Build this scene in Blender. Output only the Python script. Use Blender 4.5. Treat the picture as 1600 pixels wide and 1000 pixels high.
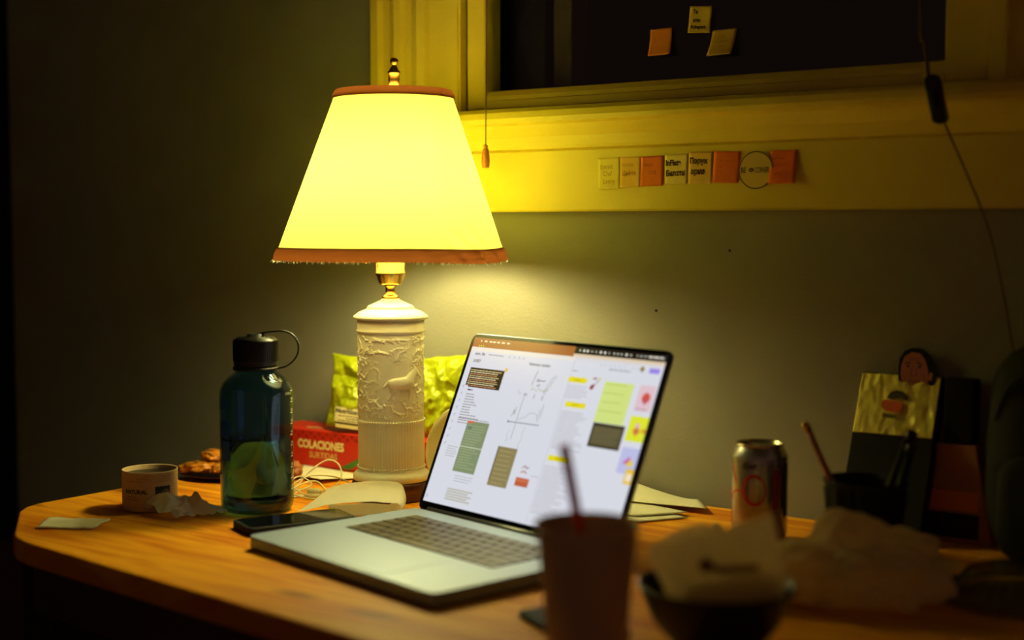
import bpy, bmesh, math, random
from mathutils import Vector, Matrix, noise
from math import sin, cos, pi, radians as R

random.seed(7)
S = bpy.context.scene
COL = S.collection
for o in list(bpy.data.objects):
    bpy.data.objects.remove(o)

DZ = 0.75                      # height of the desk top
WY = 1.561                     # plane of the window wall

# ---------------------------------------------------------------- camera
cd = bpy.data.cameras.new('camera')
cam = bpy.data.objects.new('camera', cd)
COL.objects.link(cam)
cam.location = (0, 0, DZ + 0.3475)
cam.rotation_euler = (R(90 - 3.808), 0, R(125.945 - 90))
cd.sensor_width = 36.0
cd.lens = 2215.0 / 1600 * 36
cd.clip_start = 0.05
cd.clip_end = 50
cd.dof.use_dof = True
cd.dof.focus_distance = 1.78
cd.dof.aperture_fstop = 1.9
S.camera = cam

# ---------------------------------------------------------------- world, exposure
S.view_settings.view_transform = 'Standard'
S.view_settings.look = 'None'
S.view_settings.exposure = 0.22
S.view_settings.gamma = 1.0
S.view_settings.use_curve_mapping = False
w = bpy.data.worlds.new('night')
S.world = w
w.use_nodes = True
w.node_tree.nodes['Background'].inputs[0].default_value = (1.0, 0.52, 0.36, 1)
w.node_tree.nodes['Background'].inputs[1].default_value = 0.044
BULB = 105.0                   # strength of the bulb's glass
SCREEN = 0.86                  # strength of the laptop display


# ---------------------------------------------------------------- helpers
def lin(c):
    r = []
    for v in c[:3]:
        v /= 255.0
        r.append(v / 12.92 if v <= 0.04045 else ((v + 0.055) / 1.055) ** 2.4)
    return (r[0], r[1], r[2], 1.0)


def mat(name, rgb, rough=0.6, metal=0.0, var=0.12, scale=40.0, bump=0.0, bscale=None, spec=0.5,
        trans=0.0, ior=1.45, coat=0.0, stretch=None, alpha=1.0, sheen=0.0):
    m = bpy.data.materials.new(name)
    m.use_nodes = True
    nt = m.node_tree
    b = nt.nodes['Principled BSDF']
    c = lin(rgb)
    tc = nt.nodes.new('ShaderNodeTexCoord')
    mp = nt.nodes.new('ShaderNodeMapping')
    nt.links.new(tc.outputs['Object'], mp.inputs[0])
    if stretch:
        mp.inputs['Scale'].default_value = stretch
    nz = nt.nodes.new('ShaderNodeTexNoise')
    nz.inputs['Scale'].default_value = scale
    nz.inputs['Detail'].default_value = 5
    nt.links.new(mp.outputs[0], nz.inputs['Vector'])
    cr = nt.nodes.new('ShaderNodeValToRGB')
    cr.color_ramp.elements[0].position = 0.3
    cr.color_ramp.elements[1].position = 0.7
    cr.color_ramp.elements[0].color = tuple(max(0, x * (1 - var)) for x in c[:3]) + (1,)
    cr.color_ramp.elements[1].color = tuple(min(1, x * (1 + var)) for x in c[:3]) + (1,)
    nt.links.new(nz.outputs['Fac'], cr.inputs[0])
    nt.links.new(cr.outputs[0], b.inputs['Base Color'])
    b.inputs['Roughness'].default_value = rough
    b.inputs['Metallic'].default_value = metal
    b.inputs['Specular IOR Level'].default_value = spec
    b.inputs['Transmission Weight'].default_value = trans
    b.inputs['IOR'].default_value = ior
    b.inputs['Coat Weight'].default_value = coat
    b.inputs['Alpha'].default_value = alpha
    if sheen:
        b.inputs['Sheen Weight'].default_value = sheen
    if bump:
        bp = nt.nodes.new('ShaderNodeBump')
        bp.inputs['Strength'].default_value = bump
        bp.inputs['Distance'].default_value = 0.002
        n2 = nt.nodes.new('ShaderNodeTexNoise')
        n2.inputs['Scale'].default_value = bscale or scale * 3
        n2.inputs['Detail'].default_value = 6
        nt.links.new(mp.outputs[0], n2.inputs['Vector'])
        nt.links.new(n2.outputs['Fac'], bp.inputs['Height'])
        nt.links.new(bp.outputs[0], b.inputs['Normal'])
    return m


def col_mat(name, emit=0.0, rough=0.6):
    """material that reads each face's own printed colour"""
    m = bpy.data.materials.new(name)
    m.use_nodes = True
    nt = m.node_tree
    b = nt.nodes['Principled BSDF']
    at = nt.nodes.new('ShaderNodeAttribute')
    at.attribute_name = 'Col'
    b.inputs['Roughness'].default_value = rough
    if emit:
        b.inputs['Base Color'].default_value = (0.01, 0.01, 0.01, 1)
        nt.links.new(at.outputs['Color'], b.inputs['Emission Color'])
        b.inputs['Emission Strength'].default_value = emit
        b.inputs['Roughness'].default_value = 0.25
    else:
        nt.links.new(at.outputs['Color'], b.inputs['Base Color'])
    return m


def tag(o, label=None, cat=None, group=None, kind=None):
    if label: o['label'] = label
    if cat: o['category'] = cat
    if group: o['group'] = group
    if kind: o['kind'] = kind
    return o


def thing(name, label, cat, loc=(0, 0, 0), rz=0.0, group=None, rot=None):
    o = bpy.data.objects.new(name, None)
    o.empty_display_size = 0.02
    COL.objects.link(o)
    o.location = (loc[0], loc[1], loc[2] + DZ)
    o.rotation_euler = rot if rot else (0, 0, rz)
    return tag(o, label, cat, group)


def obj(name, bm, m, parent=None, smooth=False, bev=0.0, seg=2, loc=None, rz=None, recalc=True, sub=0):
    if recalc:
        bmesh.ops.recalc_face_normals(bm, faces=bm.faces)
    me = bpy.data.meshes.new(name)
    bm.to_mesh(me)
    bm.free()
    for x in (m if isinstance(m, (list, tuple)) else [m]):
        me.materials.append(x)
    o = bpy.data.objects.new(name, me)
    COL.objects.link(o)
    if parent is not None:
        o.parent = parent
    if loc is not None:
        o.location = loc
    if rz is not None:
        o.rotation_euler = (0, 0, rz)
    if smooth:
        for p in me.polygons:
            p.use_smooth = True
    if bev:
        b = o.modifiers.new('bevel', 'BEVEL')
        b.width = bev
        b.segments = seg
        b.limit_method = 'ANGLE'
        b.angle_limit = R(40)
    if sub:
        s = o.modifiers.new('sub', 'SUBSURF')
        s.levels = sub
        s.render_levels = sub
    return o


def flat(o):
    """world-space top-level mesh: move its origin to its own centre at its base"""
    vs = [v.co for v in o.data.vertices]
    c = Vector((sum(v.x for v in vs) / len(vs), sum(v.y for v in vs) / len(vs), min(v.z for v in vs)))
    o.data.transform(Matrix.Translation(-c))
    o.location = c
    return o


def box(bm, x0, x1, y0, y1, z0, z1, M=None):
    vs = [bm.verts.new((x, y, z)) for z in (z0, z1) for y in (y0, y1) for x in (x0, x1)]
    for f in ((0, 2, 3, 1), (4, 5, 7, 6), (0, 1, 5, 4), (2, 6, 7, 3), (0, 4, 6, 2), (1, 3, 7, 5)):
        bm.faces.new([vs[i] for i in f])
    if M is not None:
        for v in vs: v.co = M @ v.co
    return vs


def mk(fn, *a, **k):
    bm = bmesh.new()
    fn(bm, *a, **k)
    return bm


def lathe(bm, prof, seg=48, cap0=False, cap1=False, closed=False, cx=0, cy=0, cz=0, M=None):
    rings = []
    for r, z in prof:
        ring = [bm.verts.new((cx + r * cos(2 * pi * i / seg), cy + r * sin(2 * pi * i / seg), cz + z)) for i in range(seg)]
        if M is not None:
            for v in ring: v.co = M @ v.co
        rings.append(ring)
    pairs = list(zip(rings, rings[1:]))
    if closed: pairs.append((rings[-1], rings[0]))
    for a, b in pairs:
        for i in range(seg):
            j = (i + 1) % seg
            bm.faces.new((a[i], a[j], b[j], b[i]))
    if cap0: bm.faces.new(rings[0][::-1])
    if cap1: bm.faces.new(rings[-1])
    return rings


def prism(bm, pts, z0, z1, M=None):
    a = [bm.verts.new((p[0], p[1], z0)) for p in pts]
    b = [bm.verts.new((p[0], p[1], z1)) for p in pts]
    n = len(pts)
    bm.faces.new(a[::-1])
    bm.faces.new(b)
    for i in range(n):
        j = (i + 1) % n
        bm.faces.new((a[i], a[j], b[j], b[i]))
    if M is not None:
        for v in a + b: v.co = M @ v.co


def rrect(x0, x1, y0, y1, r, n=5):
    out = []
    for cx, cy, a0 in ((x1 - r, y1 - r, 0), (x0 + r, y1 - r, 90), (x0 + r, y0 + r, 180), (x1 - r, y0 + r, 270)):
        for i in range(n + 1):
            a = R(a0 + 90 * i / n)
            out.append((cx + r * cos(a), cy + r * sin(a)))
    return out


def smoothpts(pts, n=8):
    """Catmull-Rom through the points"""
    P = [Vector(p) for p in pts]
    P = [P[0] * 2 - P[1]] + P + [P[-1] * 2 - P[-2]]
    out = []
    for i in range(1, len(P) - 2):
        for k in range(n):
            t = k / n
            a, b, c, d = P[i - 1], P[i], P[i + 1], P[i + 2]
            out.append(0.5 * ((2 * b) + (c - a) * t + (2 * a - 5 * b + 4 * c - d) * t * t + (3 * b - a - 3 * c + d) * t ** 3))
    out.append(P[-2])
    return out


def tube(bm, pts, r, seg=8, cap=True):
    pts = [Vector(p) for p in pts]
    rs = r if isinstance(r, (list, tuple)) else [r] * len(pts)
    up = Vector((0, 0, 1))
    rings = []
    prev = None
    for i, p in enumerate(pts):
        d = (pts[min(i + 1, len(pts) - 1)] - pts[max(i - 1, 0)])
        if d.length < 1e-9: d = up.copy()
        d.normalize()
        if prev is None:
            a = d.cross(up)
            if a.length < 1e-3: a = d.cross(Vector((1, 0, 0)))
        else:
            a = prev - d * prev.dot(d)
        a.normalize()
        prev = a
        b = d.cross(a)
        rings.append([bm.verts.new(p + (a * cos(2 * pi * k / seg) + b * sin(2 * pi * k / seg)) * rs[i]) for k in range(seg)])
    for A, B in zip(rings, rings[1:]):
        for k in range(seg):
            j = (k + 1) % seg
            bm.faces.new((A[k], A[j], B[j], B[k]))
    if cap:
        bm.faces.new(rings[0][::-1])
        bm.faces.new(rings[-1])


def grid(bm, nu, nv, fn):
    vs = [[bm.verts.new(fn(i / nu, j / nv)) for i in range(nu + 1)] for j in range(nv + 1)]
    for j in range(nv):
        for i in range(nu):
            bm.faces.new((vs[j][i], vs[j][i + 1], vs[j + 1][i + 1], vs[j + 1][i]))
    return vs


def solid(o, t, off=0.0):
    s = o.modifiers.new('thick', 'SOLIDIFY')
    s.thickness = t
    s.offset = off
    return o


def fold(x, y, z=0.0, seed=0, oct=4):
    """creased paper noise: sharp ridges between flat facets"""
    v = 0
    a = 1.0
    f = 1.0
    for k in range(oct):
        n = noise.noise(Vector((x * f + seed * 7.3, y * f - seed * 3.1, z * f + k * 9.1)))
        v += a * (1 - abs(n) * 2.4)
        a *= 0.5
        f *= 2.0
    return v / 1.9 - 0.45


def crease(x, y, seed=0):
    """faceted crumple from the distance between nearest cells"""
    d, p = noise.voronoi(Vector((x + seed * 5.7, y - seed * 2.3, seed * 1.37)))
    return d[0] - 0.4 * (d[1] - d[0])


# ---- printed or displayed flat colour patches
class Print:
    def __init__(s):
        s.bm = bmesh.new()
        s.L = s.bm.loops.layers.float_color.new('Col')
        s.z = 0.0

    def poly(s, pts, rgb, z=None):
        z = s.z if z is None else z
        c = lin(rgb)
        f = s.bm.faces.new([s.bm.verts.new((p[0], p[1], z)) for p in pts])
        for l in f.loops: l[s.L] = c

    def rect(s, x0, x1, y0, y1, rgb, z=None, sk=0.0):
        s.poly([(x0, y0), (x1, y0), (x1 + sk, y1), (x0 + sk, y1)], rgb, z)

    def disc(s, cx, cy, r, rgb, z=None, ry=None, n=20):
        ry = ry or r
        s.poly([(cx + r * cos(2 * pi * i / n), cy + ry * sin(2 * pi * i / n)) for i in range(n)], rgb, z)

    def line(s, pts, wd, rgb, z=None):
        for a, b in zip(pts, pts[1:]):
            a = Vector(a); b = Vector(b)
            d = b - a
            if d.length < 1e-9: continue
            d.normalize()
            n = Vector((-d.y, d.x)) * wd / 2
            a = a - d * wd * .3
            b = b + d * wd * .3
            s.poly([a - n, b - n, b + n, a + n], rgb, z)

    def text(s, body, x, y, size, rgb, z=None, align='LEFT', shear=0.0, ang=0.0, bold=0.0, sx=1.0):
        z = s.z if z is None else z
        cu = bpy.data.curves.new('t', 'FONT')
        cu.body = body
        cu.size = size
        cu.align_x = align
        cu.shear = shear
        cu.offset = bold
        cu.resolution_u = 3
        cu.fill_mode = 'FRONT'
        o = bpy.data.objects.new('t', cu)
        COL.objects.link(o)
        dg = bpy.context.evaluated_depsgraph_get()
        dg.update()
        me = bpy.data.meshes.new_from_object(o.evaluated_get(dg))
        n0 = len(s.bm.faces)
        me.transform(Matrix.Translation((x, y, z)) @ Matrix.Rotation(ang, 4, 'Z') @ Matrix.Diagonal((sx, 1, 1, 1)))
        s.bm.from_mesh(me)
        s.bm.faces.ensure_lookup_table()
        c = lin(rgb)
        for f in s.bm.faces[n0:]:
            for l in f.loops: l[s.L] = c
        bpy.data.objects.remove(o)
        bpy.data.curves.remove(cu)
        bpy.data.meshes.remove(me)

    def words(s, x0, x1, y, h, rgb, z=None, seed=0, fill=0.8):
        rr = random.Random(seed + int(y * 1e5))
        x = x0
        end = x0 + (x1 - x0) * rr.uniform(fill, 1)
        while x < end:
            w_ = h * rr.uniform(1.5, 6)
            s.rect(x, min(x + w_, end), y, y + h, rgb, z)
            x += w_ + h * 0.7

    def squiggle(s, x0, x1, y, h, wd, rgb, z=None, seed=0):
        rr = random.Random(seed)
        x = x0
        pts = []
        while x < x1:
            pts.append((x, y + rr.uniform(0, h)))
            x += rr.uniform(.3, .8) * h
            if rr.random() < .15:
                s.line(pts, wd, rgb, z)
                pts = []
                x += h * .5
        s.line(pts, wd, rgb, z)

    def cut(s, n):
        es = [e for e in s.bm.edges if e.calc_length() > n]
        while es:
            bmesh.ops.subdivide_edges(s.bm, edges=es, cuts=1)
            bmesh.ops.triangulate(s.bm, faces=[f for f in s.bm.faces if len(f.verts) > 4])
            es = [e for e in s.bm.edges if e.calc_length() > n]

    def map(s, fn):
        for v in s.bm.verts: v.co = fn(v.co)

    def done(s, name, m, parent, loc=None, rot=None):
        o = obj(name, s.bm, m, parent, recalc=False)
        if loc is not None: o.location = loc
        if rot is not None: o.rotation_euler = rot
        return o


# ---------------------------------------------------------------- materials
def wood_mat(name, base, dark, sc=1.0, rough=0.45, knots=True):
    m = bpy.data.materials.new(name)
    m.use_nodes = True
    nt = m.node_tree
    b = nt.nodes['Principled BSDF']
    tc = nt.nodes.new('ShaderNodeTexCoord')
    mp = nt.nodes.new('ShaderNodeMapping')
    mp.inputs['Scale'].default_value = (2.2 * sc, 26 * sc, 10 * sc)
    mp.inputs['Rotation'].default_value = (0, 0, R(5))
    nt.links.new(tc.outputs['Object'], mp.inputs[0])
    n1 = nt.nodes.new('ShaderNodeTexNoise')
    n1.inputs['Scale'].default_value = 1.6
    n1.inputs['Detail'].default_value = 8
    n1.inputs['Distortion'].default_value = 1.2
    nt.links.new(mp.outputs[0], n1.inputs['Vector'])
    cr = nt.nodes.new('ShaderNodeValToRGB')
    cr.color_ramp.elements[0].position = 0.32
    cr.color_ramp.elements[0].color = lin(dark)
    cr.color_ramp.elements[1].position = 0.62
    cr.color_ramp.elements[1].color = lin(base)
    nt.links.new(n1.outputs['Fac'], cr.inputs[0])
    out = cr.outputs[0]
    if knots:
        mp2 = nt.nodes.new('ShaderNodeMapping')
        mp2.inputs['Scale'].default_value = (5.0, 17, 1)
        mp2.inputs['Rotation'].default_value = (0, 0, R(5))
        nt.links.new(tc.outputs['Object'], mp2.inputs[0])
        vo = nt.nodes.new('ShaderNodeTexVoronoi')
        vo.inputs['Scale'].default_value = 1.0
        nt.links.new(mp2.outputs[0], vo.inputs['Vector'])
        c2 = nt.nodes.new('ShaderNodeValToRGB')
        c2.color_ramp.elements[0].position = 0.06
        c2.color_ramp.elements[0].color = (0.22, 0.12, 0.08, 1)
        c2.color_ramp.elements[1].position = 0.2
        c2.color_ramp.elements[1].color = (1, 1, 1, 1)
        nt.links.new(vo.outputs['Distance'], c2.inputs[0])
        mx = nt.nodes.new('ShaderNodeMix')
        mx.data_type = 'RGBA'
        mx.blend_type = 'MULTIPLY'
        mx.inputs[0].default_value = 0.75
        nt.links.new(out, mx.inputs[6])
        nt.links.new(c2.outputs[0], mx.inputs[7])
        out = mx.outputs[2]
    nt.links.new(out, b.inputs['Base Color'])
    b.inputs['Roughness'].default_value = rough
    bp = nt.nodes.new('ShaderNodeBump')
    bp.inputs['Strength'].default_value = 0.15
    bp.inputs['Distance'].default_value = 0.001
    nt.links.new(n1.outputs['Fac'], bp.inputs['Height'])
    nt.links.new(bp.outputs[0], b.inputs['Normal'])
    return m


M = {}
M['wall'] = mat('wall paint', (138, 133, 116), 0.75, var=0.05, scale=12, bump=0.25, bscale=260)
M['unlit_wall'] = mat('unlit wall tone', (40, 42, 40), 0.9, var=0.05, scale=6)  # darkness of the unlit spaces beyond is put into the colour
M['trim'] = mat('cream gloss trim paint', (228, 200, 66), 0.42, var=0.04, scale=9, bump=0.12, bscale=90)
M['floor'] = wood_mat('floor boards', (70, 45, 28), (40, 25, 16), 0.5, 0.5, knots=False)
M['desk'] = wood_mat('pine desk top', (246, 170, 38), (210, 114, 22), 1.0, 0.5)
M['desk'].node_tree.nodes['Principled BSDF'].inputs['Specular IOR Level'].default_value = 0.10
M['desk_dark'] = wood_mat('stained desk frame', (84, 62, 40), (60, 44, 28), 1.0, 0.6, knots=False)
M['ceramic'] = mat('cream ceramic', (252, 248, 222), 0.38, var=0.05, scale=30, spec=0.5)
M['cap'] = mat('pale lamp cap', (226, 222, 188), 0.35, var=0.03, scale=40, metal=0.0)
M['brass'] = mat('aged brass', (214, 170, 80), 0.26, 1.0, var=0.12, scale=60)
M['dark_wood'] = wood_mat('dark turned wood', (98, 48, 26), (60, 26, 14), 3, 0.4, knots=False)
M['trim_cloth'] = mat('rust brown ribbon', (168, 88, 30), 0.85, var=0.15, scale=220, bump=0.5, bscale=900)
M['alu'] = mat('silver aluminium', (138, 154, 184), 0.5, 0.5, var=0.02, scale=8)
M['black_gloss'] = mat('black glass', (10, 10, 11), 0.12, var=0.05)
M['black'] = mat('black plastic', (16, 16, 17), 0.4, var=0.1, scale=60)
M['key'] = mat('keycap with sheen tone', (64, 54, 38), 0.42, var=0.06, scale=90)  # black keys; their warm reflected sheen is put into the colour
M['keywell'] = mat('keyboard recess', (12, 11, 10), 0.6, var=0.05)
M['rubber'] = mat('black rubber', (14, 14, 14), 0.75, var=0.1)
M['napkin'] = mat('white paper napkin', (232, 230, 208), 0.9, var=0.04, scale=60, bump=0.35, bscale=420)
M['paper'] = mat('white paper', (234, 228, 196), 0.85, var=0.03, scale=20)
M['tan_paper'] = mat('thin tan wrapping paper', (226, 200, 150), 0.85, var=0.08, scale=16, bump=0.3, bscale=160)
M['kraft'] = mat('kraft cardboard', (190, 122, 86), 0.85, var=0.07, scale=40)
M['crumpled'] = mat('crumpled pale paper', (250, 234, 184), 0.85, var=0.05, scale=16, bump=0.3, bscale=160)  # brighter copy of the wrapping paper, lamp light put into the colour
M['orange_paper'] = mat('orange printed strip', (206, 112, 50), 0.8, var=0.06, scale=30)
M['red_card'] = mat('red printed cardboard', (205, 42, 18), 0.5, var=0.06, scale=30)
M['bag_green'] = mat('lime green crisp bag foil', (164, 172, 16), 0.34, 0.1, var=0.06, scale=18, bump=0.08, bscale=60)
M['white_plastic'] = mat('white plastic', (232, 226, 190), 0.35, var=0.03)
M['cable'] = mat('white cable rubber', (232, 222, 178), 0.5, var=0.04)
M['steel'] = mat('brushed can metal', (190, 186, 178), 0.27, 0.9, var=0.06, scale=30, stretch=(1, 1, 20))
M['cup_paper'] = mat('waxed cup paper', (222, 190, 152), 0.55, var=0.04, scale=30)
M['straw'] = mat('red drinking straw', (222, 84, 54), 0.4, var=0.05)
M['wood_knob'] = wood_mat('turned pine knob', (190, 112, 50), (150, 82, 34), 12, 0.4, knots=False)
M['pastry'] = mat('glazed golden pastry', (206, 128, 34), 0.22, var=0.45, scale=70, bump=0.8, bscale=180, coat=0.6)
M['walnut'] = mat('brown crumpled wrapper', (160, 92, 40), 0.5, var=0.3, scale=120, bump=0.7, bscale=260)
M['foil'] = mat('crinkled gold foil', (255, 224, 96), 0.40, 0.2, var=0.25, scale=40)
M['folder'] = mat('black card folder', (34, 33, 30), 0.7, var=0.08, spec=0.15)
M['bagcloth'] = mat('black backpack nylon', (8, 9, 9), 0.7, var=0.2, scale=120, bump=0.4, bscale=600)
M['bowl_dark'] = mat('dark stoneware glaze', (34, 28, 22), 0.35, var=0.2, scale=30)
M['outside'] = mat('weathered exterior frame', (96, 72, 52), 0.8, var=0.1)
M['print'] = col_mat('printed ink', 0, 0.55)
M['screen'] = col_mat('lit display', SCREEN)
M['cord'] = mat('brown twisted cord', (96, 66, 46), 0.7, var=0.15, scale=400)
M['pencil'] = mat('painted pencil', (176, 96, 60), 0.4, var=0.06)
M['sticker_blue'] = mat('blue sticker', (24, 86, 190), 0.5, var=0.05)


def see_through(m, share, rgb):
    """let part of the light pass diffusely through a thin sheet"""
    nt = m.node_tree
    out = nt.nodes['Material Output']
    t = nt.nodes.new('ShaderNodeBsdfTranslucent'); t.inputs[0].default_value = lin(rgb)
    x = nt.nodes.new('ShaderNodeMixShader'); x.inputs[0].default_value = share
    nt.links.new(nt.nodes['Principled BSDF'].outputs[0], x.inputs[1])
    nt.links.new(t.outputs[0], x.inputs[2])
    nt.links.new(x.outputs[0], out.inputs[0])


see_through(M['napkin'], .42, (240, 238, 216))
see_through(M['tan_paper'], .36, (240, 206, 140))
see_through(M['crumpled'], .45, (250, 226, 160))
see_through(M['straw'], .5, (235, 100, 70))
see_through(M['white_plastic'], .45, (245, 240, 205))


def glass_mat(name, rgb, rough=0.0, ior=1.45, strength=1.0):
    m = bpy.data.materials.new(name)
    m.use_nodes = True
    nt = m.node_tree
    b = nt.nodes['Principled BSDF']
    nz = nt.nodes.new('ShaderNodeTexNoise')
    nz.inputs['Scale'].default_value = 25
    mr = nt.nodes.new('ShaderNodeMapRange')
    mr.inputs['To Min'].default_value = rough
    mr.inputs['To Max'].default_value = rough + 0.05
    nt.links.new(nz.outputs['Fac'], mr.inputs['Value'])
    nt.links.new(mr.outputs[0], b.inputs['Roughness'])
    b.inputs['Base Color'].default_value = lin(rgb)
    b.inputs['Transmission Weight'].default_value = strength
    b.inputs['IOR'].default_value = ior
    return m




def thin_mat(name, rgb, rough=0.03):
    """thin tinted plastic sheet: lets light straight through and mirrors more at grazing angles"""
    m = bpy.data.materials.new(name)
    m.use_nodes = True
    nt = m.node_tree
    nt.nodes.remove(nt.nodes['Principled BSDF'])
    t = nt.nodes.new('ShaderNodeBsdfTransparent'); t.inputs[0].default_value = lin(rgb)
    g = nt.nodes.new('ShaderNodeBsdfGlossy'); g.inputs['Roughness'].default_value = rough
    lw = nt.nodes.new('ShaderNodeLayerWeight'); lw.inputs[0].default_value = 0.5
    pw = nt.nodes.new('ShaderNodeMath'); pw.operation = 'POWER'; pw.inputs[1].default_value = 5.0
    ml = nt.nodes.new('ShaderNodeMath'); ml.operation = 'MULTIPLY_ADD'; ml.inputs[1].default_value = 0.9; ml.inputs[2].default_value = 0.045
    mx = nt.nodes.new('ShaderNodeMixShader')
    nt.links.new(lw.outputs['Facing'], pw.inputs[0]); nt.links.new(pw.outputs[0], ml.inputs[0])
    nt.links.new(ml.outputs[0], mx.inputs[0]); nt.links.new(t.outputs[0], mx.inputs[1]); nt.links.new(g.outputs[0], mx.inputs[2])
    nt.links.new(mx.outputs[0], nt.nodes['Material Output'].inputs[0])
    return m


M['bottle'] = thin_mat('teal tinted bottle plastic', (178, 208, 230))
M['water'] = glass_mat('water', (226, 244, 246), 0.0, 1.33)
M['clear'] = thin_mat('clear takeaway plastic', (212, 216, 200), 0.12)
M['glass'] = thin_mat('window glass', (240, 246, 243), 0.01)

# lamp shade: woven linen that lets the bulb's light through
sm = bpy.data.materials.new('translucent linen')
sm.use_nodes = True
nt = sm.node_tree
nt.nodes.remove(nt.nodes['Principled BSDF'])
tr = nt.nodes.new('ShaderNodeBsdfTranslucent')
df = nt.nodes.new('ShaderNodeBsdfDiffuse')
mx = nt.nodes.new('ShaderNodeMixShader')
mx.inputs[0].default_value = 0.42
tc = nt.nodes.new('ShaderNodeTexCoord')
ma = nt.nodes.new('ShaderNodeMapping')
ma.inputs['Scale'].default_value = (160, 160, 900)
mb = nt.nodes.new('ShaderNodeMapping')
mb.inputs['Scale'].default_value = (700, 700, 60)
na = nt.nodes.new('ShaderNodeTexNoise'); na.inputs['Scale'].default_value = 1.0
nb = nt.nodes.new('ShaderNodeTexNoise'); nb.inputs['Scale'].default_value = 1.0
nt.links.new(tc.outputs['Object'], ma.inputs[0]); nt.links.new(tc.outputs['Object'], mb.inputs[0])
nt.links.new(ma.outputs[0], na.inputs['Vector']); nt.links.new(mb.outputs[0], nb.inputs['Vector'])
ad = nt.nodes.new('ShaderNodeMath'); ad.operation = 'ADD'
nt.links.new(na.outputs['Fac'], ad.inputs[0]); nt.links.new(nb.outputs['Fac'], ad.inputs[1])
cr = nt.nodes.new('ShaderNodeValToRGB')
cr.color_ramp.elements[0].position = 0.35; cr.color_ramp.elements[0].color = (0.43, 0.445, 0.085, 1)
cr.color_ramp.elements[1].position = 0.75; cr.color_ramp.elements[1].color = (0.50, 0.525, 0.135, 1)
hf = nt.nodes.new('ShaderNodeMath'); hf.operation = 'MULTIPLY'; hf.inputs[1].default_value = 0.5
nt.links.new(ad.outputs[0], hf.inputs[0]); nt.links.new(hf.outputs[0], cr.inputs[0])
nt.links.new(cr.outputs[0], tr.inputs[0])
df.inputs[0].default_value = (0.86, 0.82, 0.62, 1)
nt.links.new(df.outputs[0], mx.inputs[1]); nt.links.new(tr.outputs[0], mx.inputs[2])
nt.links.new(mx.outputs[0], nt.nodes['Material Output'].inputs[0])
M['shade'] = sm
rm = bpy.data.materials.new('rust ribbon cloth')
rm.use_nodes = True
n2 = rm.node_tree
n2.nodes.remove(n2.nodes['Principled BSDF'])
t2 = n2.nodes.new('ShaderNodeBsdfTranslucent'); d2 = n2.nodes.new('ShaderNodeBsdfDiffuse'); x2 = n2.nodes.new('ShaderNodeMixShader')
w2 = n2.nodes.new('ShaderNodeTexNoise'); w2.inputs['Scale'].default_value = 240
c2 = n2.nodes.new('ShaderNodeValToRGB')
c2.color_ramp.elements[0].color = (0.22, 0.055, 0.012, 1); c2.color_ramp.elements[1].color = (0.34, 0.105, 0.022, 1)
n2.links.new(w2.outputs['Fac'], c2.inputs[0]); n2.links.new(c2.outputs[0], t2.inputs[0])
d2.inputs[0].default_value = (0.42, 0.16, 0.05, 1)
x2.inputs[0].default_value = 0.15
n2.links.new(d2.outputs[0], x2.inputs[1]); n2.links.new(t2.outputs[0], x2.inputs[2]); n2.links.new(x2.outputs[0], n2.nodes['Material Output'].inputs[0])
M['trim_cloth'] = rm

bm_ = bpy.data.materials.new('glowing bulb glass')
bm_.use_nodes = True
b = bm_.node_tree.nodes['Principled BSDF']
b.inputs['Emission Color'].default_value = (1.0, 0.93, 0.38, 1)
b.inputs['Emission Strength'].default_value = BULB
M['bulb'] = bm_


# ================================================================ SETTING
def structure(o, kind='structure'):
    o['kind'] = kind
    return o


LX = -2.257                                # where the window wall ends at the left
OP = (-1.21, -0.49, 0.50, 1.35)            # window opening x0,x1,z0,z1 above desk
bm = bmesh.new()
for x0, x1, z0, z1 in ((LX, OP[0], -DZ, 1.75), (OP[1], 1.6, -DZ, 1.75), (OP[0], OP[1], -DZ, OP[2]), (OP[0], OP[1], OP[3], 1.75)):
    box(bm, x0, x1, WY, WY + 0.10, z0 + DZ, z1 + DZ)
bmesh.ops.remove_doubles(bm, verts=bm.verts, dist=1e-5)
wall = structure(obj('wall_back', bm, M['wall']))
structure(obj('wall_left', mk(box, LX - 1.2, LX - 1.1, -1.5, WY + 1.4, 0, DZ + 1.75), M['unlit_wall']))
structure(obj('wall_far', mk(box, LX - 1.1, LX + 0.2, WY + 1.2, WY + 1.3, 0, DZ + 1.75), M['unlit_wall']))
structure(obj('floor', mk(box, LX - 1.2, 1.6, -1.5, WY + 1.3, -0.05, 0), M['floor']))
structure(obj('ceiling', mk(box, LX - 1.2, 1.6, -1.5, WY + 1.3, DZ + 1.75, DZ + 1.80), M['wall']))
structure(obj('baseboard_back', mk(box, LX, 1.6, WY - 0.015, WY, 0, 0.11), M['desk_dark'], bev=0.003))  # dark wood tone stands in for the shade below the desk
# little nail holes in the wall, their dark put in as black studs
for i, (x, z) in enumerate(((-0.906, 0.240), (-0.803, 0.317))):
    bm = bmesh.new()
    lathe(bm, [(0.0016, 0), (0.0013, 0.0012), (0.0005, 0.0016)], 10, True, True, M=Matrix.Rotation(R(90), 4, 'X'))
    o = obj('nail_hole', bm, M['black'], loc=(x, WY, z + DZ))
    tag(o, ['tiny dark nail hole in the wall just above the laptop lid',
            'tiny dark nail hole in the wall below the row of sticky notes'][i], 'nail')

# window: casing, sash, sill, all one window
win = bpy.data.objects.new('window_1', None)
COL.objects.link(win)
win.location = (0, 0, DZ)
structure(win)


def extr_v(name, prof, z0, z1, parent):
    """profile (x, y) drawn in plan, extruded upwards"""
    return obj(name, mk(prism, prof, z0, z1), M['trim'], parent)


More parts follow.
